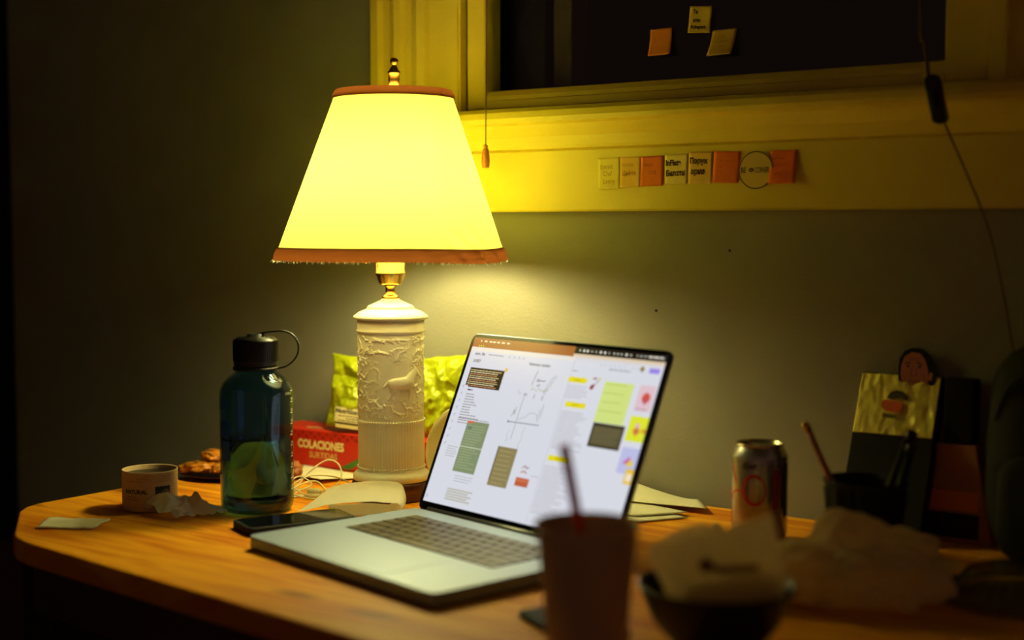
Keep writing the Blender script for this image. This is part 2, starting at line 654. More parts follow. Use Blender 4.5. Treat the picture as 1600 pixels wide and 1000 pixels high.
def casing(x0, x1, flip=False):
    """fluted window casing in plan: from outer edge to inner edge"""
    wd = x1 - x0
    pr = [(0, 0), (0, .020), (.012, .024), (.10, .024), (.12, .016), (.22, .014), (.24, .021), (.30, .024), (.36, .021),
          (.38, .014), (.46, .012), (.48, .018), (.56, .022), (.63, .018), (.65, .010), (.88, .008), (.90, .014), (1, .014), (1, 0)]
    pts = []
    for u, d in pr:
        uu = 1 - u if flip else u
        pts.append((x0 + uu * wd, WY - d))
    return pts


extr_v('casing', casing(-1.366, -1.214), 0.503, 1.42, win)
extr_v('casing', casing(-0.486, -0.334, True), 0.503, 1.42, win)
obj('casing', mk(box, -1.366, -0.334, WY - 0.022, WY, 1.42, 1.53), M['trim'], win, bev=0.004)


# horizontal pieces: profile in (y, z) extruded along x
def extr_h(name, prof, x0, x1, parent, m=None):
    bm = bmesh.new()
    a = [bm.verts.new((x0, y, z)) for y, z in prof]
    b = [bm.verts.new((x1, y, z)) for y, z in prof]
    bm.faces.new(a); bm.faces.new(b[::-1])
    n = len(prof)
    for i in range(n):
        bm.faces.new((a[i], b[i], b[(i + 1) % n], a[(i + 1) % n]))
    return obj(name, bm, m or M['trim'], parent)


Y = WY
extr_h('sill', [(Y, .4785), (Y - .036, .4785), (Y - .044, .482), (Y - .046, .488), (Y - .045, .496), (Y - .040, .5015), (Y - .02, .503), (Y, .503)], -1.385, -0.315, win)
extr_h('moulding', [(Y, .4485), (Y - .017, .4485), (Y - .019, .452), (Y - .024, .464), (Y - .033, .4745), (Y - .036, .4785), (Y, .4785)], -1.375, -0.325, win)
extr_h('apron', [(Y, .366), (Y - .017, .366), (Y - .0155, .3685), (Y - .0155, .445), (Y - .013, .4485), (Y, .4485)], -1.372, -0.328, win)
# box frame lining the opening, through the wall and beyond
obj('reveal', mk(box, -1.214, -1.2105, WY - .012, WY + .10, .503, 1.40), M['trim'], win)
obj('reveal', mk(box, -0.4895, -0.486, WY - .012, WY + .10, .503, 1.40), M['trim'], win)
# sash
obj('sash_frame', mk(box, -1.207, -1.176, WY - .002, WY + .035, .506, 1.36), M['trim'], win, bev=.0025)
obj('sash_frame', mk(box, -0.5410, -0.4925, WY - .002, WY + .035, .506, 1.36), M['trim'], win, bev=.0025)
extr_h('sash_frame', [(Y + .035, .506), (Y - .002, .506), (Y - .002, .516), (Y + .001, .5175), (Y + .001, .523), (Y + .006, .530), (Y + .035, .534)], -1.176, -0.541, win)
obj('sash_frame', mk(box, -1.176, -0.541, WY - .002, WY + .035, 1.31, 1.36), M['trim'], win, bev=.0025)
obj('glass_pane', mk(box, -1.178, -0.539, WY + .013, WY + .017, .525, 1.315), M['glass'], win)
# storm frame outside
obj('outer_frame', mk(box, -1.21, -1.13, WY + .075, WY + .13, .50, 1.38), M['black'], win)
obj('outer_frame', mk(box, -1.125, -1.095, WY + .09, WY + .13, .50, 1.38), M['outside'], win)
obj('outer_frame', mk(box, -0.58, -0.49, WY + .075, WY + .13, .50, 1.38), M['black'], win)
obj('outer_frame', mk(box, -1.21, -0.49, WY + .10, WY + .13, .47, .52), M['black'], win)
# the house wall opposite, unlit
structure(obj('wall_outside', mk(box, -4, 2, WY + 3, WY + 3.1, 0, 4), M['unlit_wall']))

# ================================================================ DESK
desk = thing('desk', 'pine desk with clipped corner standing against the window wall', 'desk', (0, 0, -DZ))
top = [(-1.512, WY - .004), (-1.516, 1.075), (-1.508, 1.052), (-1.490, 1.030), (-1.385, 0.950), (-1.362, 0.938), (-1.335, 0.931), (-0.791, 0.873), (-0.30, .821), (0.12, .776), (0.14, .79), (0.14, WY - .004)]
obj('tabletop', mk(prism, [(a, b) for a, b in top], DZ - .026, DZ), M['desk'], desk, bev=0.004, seg=3)
# apron board and added panels, set back under the top
def board(name, a, b, z0, z1, t):
    a = Vector(a); b = Vector(b)
    d = (b - a).normalized()
    n = Vector((-d.y, d.x)) * t
    return obj(name, mk(prism, [a, b, b + n, a + n], z0, z1), M['desk_dark'], desk, bev=.002)
board('apron', (-1.40, .985), (0.05, .83), DZ - .10, DZ - .026, .02)
board('added_side_panel', (-1.47, 1.50), (-1.47, 1.04), DZ - .30, DZ - .026, .02)  # depth added to cover the lit wall below the desk
board('back_panel', (0.05, 1.50), (-1.45, 1.50), DZ - .36, DZ - .026, .02)  # deep board added so the space under the desk stays dark
for x, y in ((-1.452, 1.012), (-1.45, 1.50), (0.07, .86), (0.07, 1.48)):
    obj('leg', mk(box, x - .024, x + .024, y - .024, y + .024, 0, DZ - .026), M['desk_dark'], desk, bev=.003)

# ================================================================ TABLE LAMP
LXY = (-1.1806, 1.3655)
FA = math.atan2(-LXY[1], -LXY[0])           # direction from the lamp to the viewer
lamp = thing('table_lamp', 'cream ceramic table lamp with glowing linen shade, standing behind the laptop', 'lamp', (LXY[0], LXY[1], 0))
obj('wood_base', mk(lathe, [(.010, 0), (.0485, 0), (.0505, .003), (.0505, .021), (.049, .0235), (.045, .0245), (.010, .0245)], 64, True, True), M['dark_wood'], lamp, True)
# foot ring
obj('foot', mk(lathe, [(.030, .0245), (.0475, .0245), (.0490, .0275), (.0490, .031), (.0465, .0345), (.0435, .037), (.0425, .0405), (.030, .0405)], 72, True, True), M['ceramic'], lamp, True)


def relief(s, z):
    """height of the pressed hunting scene; s = distance round the drum, z = height above desk"""
    def cap(ax, az, bx, bz, r0, r1):
        px, pz = s - ax, z - az
        dx, dz = bx - ax, bz - az
        t = max(0, min(1, (px * dx + pz * dz) / (dx * dx + dz * dz + 1e-12)))
        d = math.hypot(px - t * dx, pz - t * dz)
        r = r0 + (r1 - r0) * t
        return max(0, 1 - (d / r) ** 2) ** .5 * r if d < r else 0
    h = 0
    # horse: barrel, rump, chest, neck, head, legs, tail
    for c in ((.004, .1495, .024, .1515, .0075, .0080), (.003, .149, .002, .139, .0055, .003), (.002, .139, -.003, .131, .003, .0018),
              (.007, .147, .009, .137, .0045, .0025), (.009, .137, .006, .129, .0025, .0016), (.024, .149, .026, .139, .0045, .0024),
              (.026, .139, .024, .130, .0024, .0016), (.027, .150, .034, .144, .004, .002), (.034, .144, .036, .136, .002, .0016),
              (.024, .153, .034, .166, .0075, .0045), (.034, .166, .041, .161, .0042, .0026), (-.002, .153, -.009, .146, .0026, .0014)):
        h = max(h, cap(*c))
    h *= .50
    # trees above and to the sides, ground below
    n = fold(s * 55, z * 70, 0, 3)
    top_ = max(0, min(1, (z - .178 + .012 * noise.noise(Vector((s * 40, 1, 0)))) / .008)) * max(0, min(1, (.211 - z) / .006))
    wide = 1.0 if s < .010 else max(0, 1 - (s - .010) / .02)
    side = max(0, min(1, (abs(s + .002) - .027) / .008))
    trunk = max(0, 1 - abs(s + .020 - .004 * sin(z * 90)) / .004)
    ground = max(0, min(1, (.134 - z + .006 * noise.noise(Vector((s * 60, 7, 0)))) / .006)) * max(0, min(1, (z - .104) / .004))
    left = max(0, min(1, (-.012 - s) / .01)) * .35
    m_ = max(top_ * wide, side, ground, left, trunk * .5)
    h = max(h, m_ * (max(0, n) * .0034 + .0003))
    fade = max(0, min(1, (z - .1035) / .003)) * max(0, min(1, (.2115 - z) / .003))
    return h * fade


RB = .0425
bm = bmesh.new()
def drum(u, v):
    a = u * 2 * pi
    z = .100 + v * .1135
    s = ((a + pi) % (2 * pi) - pi) * RB
    r = RB - .0012 + relief(s, z)
    return (r * cos(a + FA), r * sin(a + FA), z)
grid(bm, 520, 220, drum)
bmesh.ops.remove_doubles(bm, verts=bm.verts, dist=1e-6)
obj('relief_drum', bm, M['ceramic'], lamp, True)
bm = bmesh.new()
def flutes(u, v):
    a = u * 2 * pi
    z = .0405 + v * .060
    env = min(1, v * 14, (1 - v) * 14)
    r = RB - .001 + .0009 * abs(sin(a * 34)) * max(env, 0)
    return (r * cos(a), r * sin(a), z)
grid(bm, 680, 16, flutes)
bmesh.ops.remove_doubles(bm, verts=bm.verts, dist=1e-6)
obj('fluted_drum', bm, M['ceramic'], lamp, True)
# beaded rings
for z in (.1010, .0415):
    bm = bmesh.new()
    for i in range(72):
        a = 2 * pi * i / 72
        bmesh.ops.create_icosphere(bm, subdivisions=1, radius=.0016, matrix=Matrix.Translation(((RB + .0003) * cos(a), (RB + .0003) * sin(a), z)))
    tag(obj('bead_ring', bm, M['ceramic'], lamp, True), kind='stuff')
obj('collar', mk(lathe, [(.030, .2125), (.0425, .2125), (.0438, .2140), (.0438, .2158), (.0425, .217), (.0425, .2305), (.030, .2305)], 72, True, True), M['ceramic'], lamp, True)
obj('cap', mk(lathe, [(.010, .2290), (.0455, .2290), (.0478, .2310), (.0470, .2335), (.0400, .2385), (.0312, .2420), (.0298, .2432), (.0300, .2442), (.0285, .2462), (.0200, .2500), (.0125, .2535), (.0110, .2550), (.006, .2550)], 72, True, True), M['cap'], lamp, True)
obj('neck', mk(lathe, [(.004, .2550), (.0105, .2550), (.0112, .2568), (.0090, .2592), (.0066, .2610), (.0066, .2705), (.0078, .2712), (.0078, .2735), (.004, .2735)], 40, True, True), M['brass'], lamp, True)
obj('socket', mk(lathe, [(.004, .2725), (.0135, .2728), (.0150, .2750), (.0175, .2835), (.0192, .2860), (.0192, .2885), (.0182, .2895), (.0182, .3080), (.0170, .3100), (.0170, .3220), (.004, .3220)], 40, True, True), M['brass'], lamp, True)
# turn switch sticking out to the left
d = Vector((cos(FA - R(95)), sin(FA - R(95)), 0))
bm = bmesh.new()
p0 = Vector((0, 0, .3035))
tube(bm, [p0 + d * .012, p0 + d * .034], .0018, 10)
tube(bm, [p0 + d * .029, p0 + d * .0335], .0042, 14)
obj('switch_knob', bm, M['brass'], lamp, True)
bm = bmesh.new()
lathe(bm, [(.0002, .428), (.012, .4265), (.0225, .421), (.0300, .411), (.033, .397), (.0305, .381), (.023, .364), (.0165, .350), (.0135, .336), (.0135, .322)], 28)
obj('bulb', bm, M['bulb'], lamp, True)
# harp that carries the shade
bm = bmesh.new()
for sg in (-1, 1):
    pts = [Vector((sg * .016, 0, .320)), Vector((sg * .030, 0, .335)), Vector((sg * .046, 0, .38)), Vector((sg * .046, 0, .43)), Vector((sg * .030, 0, .48)), Vector((0, 0, .502))]
    tube(bm, smoothpts(pts, 6), .0013, 6)
obj('harp', bm, M['brass'], lamp, True)
bm = bmesh.new()
for k in range(3):
    a = k * 2 * pi / 3
    tube(bm, [(0, 0, .503), (.077 * cos(a), .077 * sin(a), .508)], .0011, 6)
obj('spider', bm, M['brass'], lamp, True)

Z0, Z1, R0, R1 = .3115, .5145, .1440, .0725
def shade_pt(a, t, off=0.0):
    r = R0 + (R1 - R0) * t + off
    z = Z0 + (Z1 - Z0) * t
    # puckered cloth low on the right side
    s = ((a - FA + pi) % (2 * pi)) - pi
    k = math.exp(-((s - R(48)) / R(24)) ** 2) * max(0, 1 - t * 5.0)
    r += k * .0030 * sin(s * 26 + t * 40) + k * .0035 * fold(s * 7, t * 22, 0, 5)
    z += k * -.0025
    return Vector((r * cos(a), r * sin(a), z))
bm = bmesh.new()
grid(bm, 200, 60, lambda u, v: shade_pt(u * 2 * pi, .040 + v * .922))
bmesh.ops.remove_doubles(bm, verts=bm.verts, dist=1e-6)
sh = obj('lamp_shade', bm, M['shade'], lamp, True)
for nm, t0, t1 in (('bottom_trim', -.035, .045), ('top_trim', .958, 1.012)):
    bm = bmesh.new()
    n = 160
    def band(u, v, t0=t0, t1=t1):
        a = u * 2 * pi
        t = t0 + (t1 - t0) * v
        off = .0012 + .0016 * sin(v * pi) + .0004 * noise.noise(Vector((a * 9, v, 3)))
        return shade_pt(a, t, off)
    grid(bm, n, 10, band)
    bmesh.ops.remove_doubles(bm, verts=bm.verts, dist=1e-6)
    o = obj(nm, bm, M['trim_cloth'], sh, True)
    o['label'] = 'rust brown ribbon trim'
# frayed threads along the bottom rim
bm = bmesh.new()
rr = random.Random(3)
for i in range(260):
    a = rr.uniform(0, 2 * pi)
    p = shade_pt(a, -.035, .002)
    q = p + Vector((rr.uniform(-.002, .002), rr.uniform(-.002, .002), -rr.uniform(.0005, .003)))
    tube(bm, [p + Vector((0, 0, .001)), q], .00022, 3)
tag(obj('frayed_threads', bm, M['napkin'], sh), kind='stuff')
fin = obj('finial', mk(lathe, [(.002, .503), (.0030, .5150), (.0048, .5160), (.0060, .5185), (.0042, .5200), (.0066, .5230), (.0072, .5300), (.0070, .5375), (.0080, .5385), (.0080, .5405), (.0066, .5415), (.0045, .5455), (.0028, .5480), (.0030, .5490), (.0052, .5520), (.0050, .5555), (.0030, .5575), (.0005, .5580)], 32, True, True), M['brass'], lamp, True)

# the shade sits a little askew, leaning to the right
for o in [sh, fin] + [c for c in lamp.children if c.name.startswith(('harp', 'spider'))]:
    for v in o.data.vertices:
        k = .0008 + .022 * (v.co.z - .305)
        v.co.x += k * cos(R(36)); v.co.y += k * sin(R(36))
for c in sh.children:
    for v in c.data.vertices:
        k = .0008 + .022 * (v.co.z - .305)
        v.co.x += k * cos(R(36)); v.co.y += k * sin(R(36))

# ================================================================ LAPTOP
W_, D_, T_, L_ = .327, .229, .0143, .2230
lap = thing('laptop', 'silver laptop open on a busy white planning page, in the middle of the desk', 'laptop', (-1.0676, 1.2781, 0), R(-12.891))
KX0, KX1, KY0, KY1 = .035, .288, -.126, -.026
# base shell with a recess for the keys
bm = bmesh.new()
prism(bm, rrect(0, W_, -D_, 0, .011, 6), .0015, T_ - .0012)
obj('base', bm, M['alu'], lap, bev=.0018, seg=3)
bm = bmesh.new()
# top deck as a frame round the keyboard well
outer = rrect(.0002, W_ - .0002, -D_ + .0002, -.0002, .011, 6)
def deck_ring(bm):
    inner = rrect(KX0, KX1, KY0, KY1, .002, 6)
    for z in (T_ - .0012, T_):
        a = [bm.verts.new((x, y, z)) for x, y in outer]
        b2 = [bm.verts.new((x, y, z)) for x, y in inner]
        n = len(a)
        for i in range(n):
            j = (i + 1) % n
            bm.faces.new((a[i], a[j], b2[j], b2[i]))
        if z < T_ - .0005: lo = (a, b2)
        else: hi = (a, b2)
    for s_ in (0, 1):
        for i in range(n):
            j = (i + 1) % n
            bm.faces.new((lo[s_][i], lo[s_][j], hi[s_][j], hi[s_][i]))
deck_ring(bm)
obj('deck', bm, M['alu'], lap)
kw = obj('keyboard', mk(box, KX0, KX1, KY0, KY1, T_ - .0012, T_ - .0008), M['keywell'], lap)
bm = bmesh.new()
prism(bm, rrect(.090, .237, -.222, -.133, .004, 5), T_, T_ + .00025)
o = obj('trackpad', bm, M['alu'], lap)
# rubber feet
for x in (.02, W_ - .02):
    for y in (-.02, -D_ + .02):
        obj('foot', mk(lathe, [(.007, 0), (.007, .0018)], 16, True, True, cx=x, cy=y), M['rubber'], lap)
# keys: rows from front (space bar) to back (function row)
keys = {}
def key(x, y, w, h):
    k = (round(w, 4), round(h, 4))
    if k not in keys:
        bm = bmesh.new()
        prism(bm, rrect(-w / 2, w / 2, -h / 2, h / 2, .0012, 2), 0, .0016)
        o = obj('key', bm, M['key'], kw, bev=.0003, seg=1)
        keys[k] = o.data
    else:
        o = bpy.data.objects.new('key', keys[k])
        COL.objects.link(o)
        o.parent = kw
    o.location = (x, y, T_ - .0009)
rows = [([1, 1, 1, 1.25, 5.1, 1.25, 1, 1, 1, 1], 1), ([2.3] + [1] * 10 + [2.3], 1), ([1.8] + [1] * 11 + [1.8], 1), ([1.5] + [1] * 12 + [1.0], 1),
        ([1] * 13 + [1.5], 1), ([1.5] + [1] * 13, .95)]
rh = (KY1 - KY0 - .003) / 6
for j, (ws, _) in enumerate(rows):
    tot = sum(ws)
    u = (KX1 - KX0 - .002) / tot
    x = KX0 + .001
    for wk in ws:
        ww = wk * u
        key(x + ww / 2, KY0 + .0015 + (j + .5) * rh, ww - .0022, rh - .0022)
        x += ww
# lid: local frame with x along the hinge, y up the screen
bm = bmesh.new()
prism(bm, rrect(0, W_, 0, L_, .010, 6), -.0048, 0)
lid = obj('lid', bm, M['alu'], lap, bev=.0012, seg=2)
lid.location = (0, .002, T_ - .002)
lid.rotation_euler = (R(90 - 23.176), 0, 0)
bm = bmesh.new()
prism(bm, rrect(.0012, W_ - .0012, .0008, L_ - .0012, .009, 6), 0, .0006)
obj('bezel', bm, M['black_gloss'], lid)
obj('hinge', mk(lathe, [(.0045, .02), (.0045, W_ - .02)], 16, True, True, M=Matrix.Translation((0, .004, T_ - .001)) @ Matrix.Rotation(R(90), 4, 'Y')), M['black'], lap, True)

# the picture on the display, laid out in fractions of the lid (x right, y up)
P = Print()
def sx(a): return a * W_
def sy(b): return b * L_
z0 = .0008
P.z = z0
def rc(x0, x1, y0, y1, c, l=1): P.rect(sx(x0), sx(x1), sy(y0), sy(y1), c, z0 + l * .00004)
def wd(x0, x1, y, h, c, l=2, seed=0, fill=.8): P.words(sx(x0), sx(x1), sy(y), sy(h), c, z0 + l * .00004, seed, fill)
def tx(t, x, y, size, c, l=3, al='LEFT', **k): P.text(t, sx(x), sy(y), size, c, z0 + l * .00004, al, **k)
PG = (214, 216, 226)
rc(.020, .984, .052, .975, PG, 0)
rc(.020, .560, .922, .975, (160, 92, 34), 1)
rc(.560, .984, .938, .975, (28, 20, 16), 1)
rc(.560, .984, .922, .938, (222, 200, 170), 1)
rc(.020, .575, .900, .922, (226, 220, 210), 1)
rc(.575, .984, .905, .922, (214, 212, 216), 1)
rc(.573, .577, .052, .915, (200, 202, 214), 1)
# menu bar words and status icons
P.disc(sx(.062), sy(.957), .0011, (236, 232, 220), z0 + .0001)
for i, x in enumerate((.080, .108, .128, .150, .176, .205)):
    wd(x, x + .018, .953, .008, (236, 222, 190), 3, i)
for i in range(3): P.disc(sx(.058 + .012 * i), sy(.930), .0011, [(220, 190, 40), (210, 210, 60), (180, 200, 60)][i], z0 + .0001)
for i, x in enumerate((.585, .605, .622, .640, .66, .685, .705, .722, .748, .765, .782, .805, .825, .852, .872, .89)):
    if i in (3, 4, 7, 13): P.rect(sx(x), sx(x + .006), sy(.953), sy(.961), (190, 184, 170), z0 + .0001)
    else: P.disc(sx(x), sy(.957), .0015 if i in (1, 2, 5, 6, 11) else .0010, (240, 238, 226), z0 + .0001, n=10)
wd(.905, .972, .953, .008, (238, 234, 220), 3, 4, 1)
# left window toolbar
tx('miro, life', .048, .878, .0052, (70, 70, 80), bold=.0001)
wd(.125, .215, .882, .006, (150, 150, 165))
for x in (.235, .262, .287, .312): P.line([(sx(x), sy(.878)), (sx(x + .006), sy(.892)), (sx(x + .011), sy(.878))], .0004, (110, 110, 130), z0 + .0001)
tx('UXSET', .050, .838, .0048, (60, 60, 66), bold=.0001)
tx('Yabloneviy tviydzhe', .352, .853, .0046, (70, 70, 78), bold=.0001)
for i in range(9):
    y = .695 - .040 * i
    P.line([(sx(.036), sy(y)), (sx(.045), sy(y + .010)), (sx(.040), sy(y - .006))], .0005, (150, 140, 190), z0 + .0001)
# black text block
rc(.050, .240, .705, .806, (30, 24, 14), 2)
rc(.066, .240, .697, .706, (30, 24, 14), 2)
for i in range(9): wd(.056, .228, .790 - i * .0108, .0048, [(214, 196, 140), (226, 214, 170), (200, 140, 90)][i % 3], 4, i, .86)
P.disc(sx(.246), sy(.812), .0024, (222, 184, 30), z0 + .0002)
wd(.070, .105, .678, .007, (60, 60, 66), 3)
for i in range(12): wd(.070, .150 if i < 8 else .20, .655 - i * .0145, .0055, (150, 148, 150), 2, i, .55)
wd(.070, .240, .520, .005, (150, 148, 150), 2, 3, 1)
# green tall note
rc(.127, .247, .238, .515, (128, 142, 104), 2)
rc(.127, .165, .503, .515, (204, 110, 60), 3)
rc(.127, .247, .372, .377, (196, 204, 170), 3)
for i in range(17):
    if i != 8: wd(.136, .238, .488 - i * .0143, .004, (158, 172, 130), 4, i, .6)
rc(.140, .160, .470, .486, (96, 118, 110), 4)
for i in range(5): wd(.060, .120, .362 - i * .013, .0045, (178, 176, 180), 2, i)
for i in range(3): wd(.150, .250, .214 - i * .014, .0045, (180, 178, 182), 2, i)
for i in range(5): rc(.132, .270 - .02 * (i % 2), .138 - i * .0135, .147 - i * .0135, (186, 184, 172), 2)
P.text('5', sx(.030), sy(.075), .005, (110, 108, 130), z0 + .0001)
# brown photographed page
rc(.329, .430, .203, .410, (140, 128, 84), 2)
rc(.329, .334, .230, .410, (84, 74, 48), 3)
for i in range(8): wd(.342, .424, .385 - i * .024, .005, (166, 154, 106), 4, i, .7)
rc(.465, .531, .228, .272, (188, 92, 58), 2)
rc(.470, .526, .252, .266, (204, 112, 72), 3)
P.line([(sx(.480), sy(.322)), (sx(.492), sy(.335)), (sx(.502), sy(.322)), (sx(.512), sy(.330))], .0012, (150, 90, 80), z0 + .0001)
P.line([(sx(.478), sy(.298)), (sx(.495), sy(.308)), (sx(.508), sy(.297))], .0012, (180, 80, 50), z0 + .0001)
P.line([(sx(.535), sy(.290)), (sx(.572), sy(.290))], .0004, (120, 120, 120), z0 + .0001)
# hand drawn graph
ink = (106, 104, 112)
def ln(pts, w_=.0006, c=ink): P.line([(sx(a), sy(b)) for a, b in pts], w_, c, z0 + .0001)
ln([(.380, .700), (.378, .455)])
ln([(.374, .690), (.380, .702), (.386, .690)])
ln([(.334, .544), (.496, .547)], .0009)
ln([(.340, .538), (.334, .544), (.340, .550)], .0009)
ln([(.385, .560), (.40, .572), (.418, .578), (.43, .600), (.458, .606), (.472, .596), (.486, .562)], .0005, (130, 140, 120))
ln([(.398, .745), (.402, .79), (.412, .83), (.407, .79), (.404, .75)], .0005, (140, 140, 130))
ln([(.420, .77), (.424, .785), (.430, .77), (.436, .78), (.452, .775), (.463, .78)], .0009, (96, 96, 100))
ln([(.425, .748), (.440, .757), (.433, .742)], .0007)
for k in range(7): ln([(.404 + .012 * k, .722 + .006 * (k % 2)), (.409 + .012 * k, .735 - .006 * (k % 3))], .0009, (150, 160, 80))
for dx in (0, .012): ln([(.470 + dx, .722), (.486 + dx, .775), (.502 + dx, .812)], .0006, (120, 130, 100))
ln([(.470, .725), (.478, .705)], .0006)
tx('1', .386, .686, .0062, ink); tx('2', .424, .682, .0066, ink); tx('3', .466, .678, .0070, (90, 60, 60))
ln([(.346, .572), (.352, .61), (.357, .585), (.360, .625)], .0008, (140, 134, 130))
ln([(.475, .57), (.480, .63), (.488, .58), (.490, .66), (.494, .60)], .0005, (160, 160, 166))
ln([(.360, .50), (.352, .47), (.362, .455), (.352, .44)], .0006, (170, 168, 172))
ln([(.432, .53), (.425, .49), (.434, .47), (.422, .43), (.430, .41)], .0006, (165, 170, 150))
ln([(.350, .72), (.343, .705), (.352, .695), (.362, .70)], .0006, (176, 176, 182))
# right window: yellow tags with text columns
for (a, b2, c, d2, t) in ((.571, .659, .790, .818, 'xnhtwr'), (.592, .688, .663, .690, 'xnhmh'), (.588, .692, .384, .411, 'fyzrmmy')):
    rc(a, b2, c, d2, (226, 214, 24), 2)
    tx(t, (a + b2) / 2, c + .009, .0040, (150, 140, 20), 4, 'CENTER')
for i in range(6): wd(.577, .690, .770 - i * .0118, .004, (178, 176, 184), 2, i, .6)
for i in range(17): wd(.583, .745, .636 - i * .0118, .0042, (176, 174, 180), 2, i, .45)
for i in range(21): wd(.583, .735, .352 - i * .0118, .0042, (176, 174, 180), 2, 50 + i, .5)
wd(.578, .61, .846, .006, (160, 160, 170))
for x in (.705, .725, .747, .768, .790, .812, .852, .872): P.disc(sx(x), sy(.893), .0014, (178, 178, 192), z0 + .0001, n=8)
for x in (.705, .725, .747, .768, .790, .812, .852, .872): P.disc(sx(x), sy(.893), .0009, PG, z0 + .00013, n=8)
wd(.745, .845, .872, .006, (150, 150, 165), 2, 5, 1)
P.disc(sx(.893), sy(.893), .0030, (140, 116, 40), z0 + .0001)
rc(.925, .970, .877, .902, (150, 130, 226), 2)
# little guitar
ln([(.694, .776), (.716, .818)], .0012, (150, 120, 90))
P.disc(sx(.691), sy(.775), .0028, (140, 60, 66), z0 + .00014)
P.disc(sx(.696), sy(.784), .0020, (150, 70, 70), z0 + .00014)
ln([(.686, .818), (.694, .826), (.698, .816), (.703, .826)], .0012, (150, 80, 80))
P.disc(sx(.717), sy(.822), .0016, (206, 200, 60), z0 + .00014)
# pale green panel
rc(.745, .880, .608, .815, (206, 222, 128), 2)
for i in range(4): wd(.755, .862, .800 - i * .045, .004, (170, 188, 90), 4, i, .8)
rc(.748, .893, .485, .606, (56, 46, 30), 3)
rc(.755, .886, .495, .590, (88, 82, 54), 4)
for i in range(7): wd(.760, .880, .580 - i * .0118, .004, (116, 106, 74), 6, i, .8)
# cards at the right edge
rc(.906, .976, .688, .816, (220, 190, 200), 2)
P.disc(sx(.945), sy(.755), .0058, (206, 84, 66), z0 + .0002); P.poly([(sx(.932), sy(.752)), (sx(.958), sy(.752)), (sx(.944), sy(.718))], (190, 80, 96), z0 + .00022)
wd(.915, .966, .696, .006, (170, 150, 170), 4)
rc(.905, .984, .540, .664, (218, 226, 48), 2)
P.poly([(sx(.928), sy(.590)), (sx(.944), sy(.624)), (sx(.960), sy(.590)), (sx(.944), sy(.566))], (204, 120, 66), z0 + .0002)
P.disc(sx(.944), sy(.618), .0028, (226, 170, 190), z0 + .00024)
rc(.966, .984, .585, .606, (214, 150, 40), 4)
rc(.908, .984, .384, .510, (186, 188, 226), 2)
P.poly([(sx(.924), sy(.432)), (sx(.950), sy(.470)), (sx(.960), sy(.430))], (196, 90, 170), z0 + .0002)
P.poly([(sx(.938), sy(.424)), (sx(.960), sy(.460)), (sx(.972), sy(.424))], (230, 200, 30), z0 + .00024)
rc(.950, .984, .338, .410, (230, 190, 40), 3)
rc(.958, .980, .352, .388, (236, 226, 200), 4)
P.done('display', M['screen'], lid)

# ================================================================ WATER BOTTLE
BX, BY = -1.260, 1.207
bot = thing('water_bottle', 'teal clear water bottle with black loop lid, half full, left of the lamp', 'bottle', (BX, BY, 0))
BR = .0443
outer_p = [(.006, .0035), (.030, .0030), (.036, .0012), (.0400, .0020), (.0430, .0065), (BR, .014), (BR, .140), (.0435, .1490), (.0400, .1570), (.0330, .1645), (.0265, .1690), (.0235, .1730), (.0235, .186)]
inner_p = [(.0212, .186), (.0212, .1725), (.0250, .1670), (.0315, .1625), (.0380, .1555), (.0415, .1480), (.0422, .139), (.0422, .015), (.041, .0090), (.0380, .0055), (.006, .0055)]
bm = bmesh.new()
lathe(bm, outer_p + inner_p, 72, closed=True)
obj('body', bm, M['bottle'], bot, True)
obj('water', mk(lathe, [(.004, .0059), (.0375, .0059), (.0402, .0094), (.0418, .0155), (.0418, .0875), (.004, .0875)], 72, True, True), M['water'], bot, True)
bm = bmesh.new()
cp = [(.004, .1780), (.0262, .1780), (.0266, .1800), (.0262, .1815), (.0268, .1825), (.0268, .2075), (.0260, .2100), (.0235, .2110), (.0225, .2125), (.0110, .2130), (.0100, .2165), (.0050, .2170), (.0005, .2170)]
lathe(bm, cp, 60, True, True)
lid_o = obj('lid', bm, M['black'], bot, True)
bm = bmesh.new()
for i in range(60):
    a = 2 * pi * i / 60
    box(bm, .0262, .0274, -.0006, .0006, .1840, .2080, Matrix.Rotation(a, 4, 'Z'))
tag(obj('grip_ribs', bm, M['black'], lid_o), kind='stuff')
obj('neck_ring', mk(lathe, [(.0232, .1725), (.0275, .1730), (.0280, .1745), (.0275, .1765), (.0232, .1768)], 60, closed=True), M['black'], bot, True)
# loop strap: arcs from the middle of the lid to the ring, out to the right
va = Vector((cos(R(36)), sin(R(36)), 0))    # picture right
bm = bmesh.new()
pts = [(.000, .2160), (.010, .2180), (.022, .2195), (.034, .2200), (.045, .2155), (.0515, .2060), (.0520, .1950), (.0470, .1850), (.0380, .1775), (.0275, .1745)]
pts = smoothpts([va * a + Vector((0, 0, z)) for a, z in pts], 5)
side = va.cross(Vector((0, 0, 1)))
for i in range(len(pts) - 1):
    pass
rows_ = []
for i, p in enumerate(pts):
    t = (pts[min(i + 1, len(pts) - 1)] - pts[max(i - 1, 0)]).normalized()
    n = t.cross(side).normalized()
    hw = .0042
    rows_.append([bm.verts.new(p + side * a + n * b2) for a, b2 in ((-hw, -.0009), (hw, -.0009), (hw, .0009), (-hw, .0009))])
for A, B in zip(rows_, rows_[1:]):
    for k in range(4): bm.faces.new((A[k], A[(k + 1) % 4], B[(k + 1) % 4], B[k]))
bm.faces.new(rows_[0]); bm.faces.new(rows_[-1][::-1])
obj('loop_strap', bm, M['black'], bot, True)
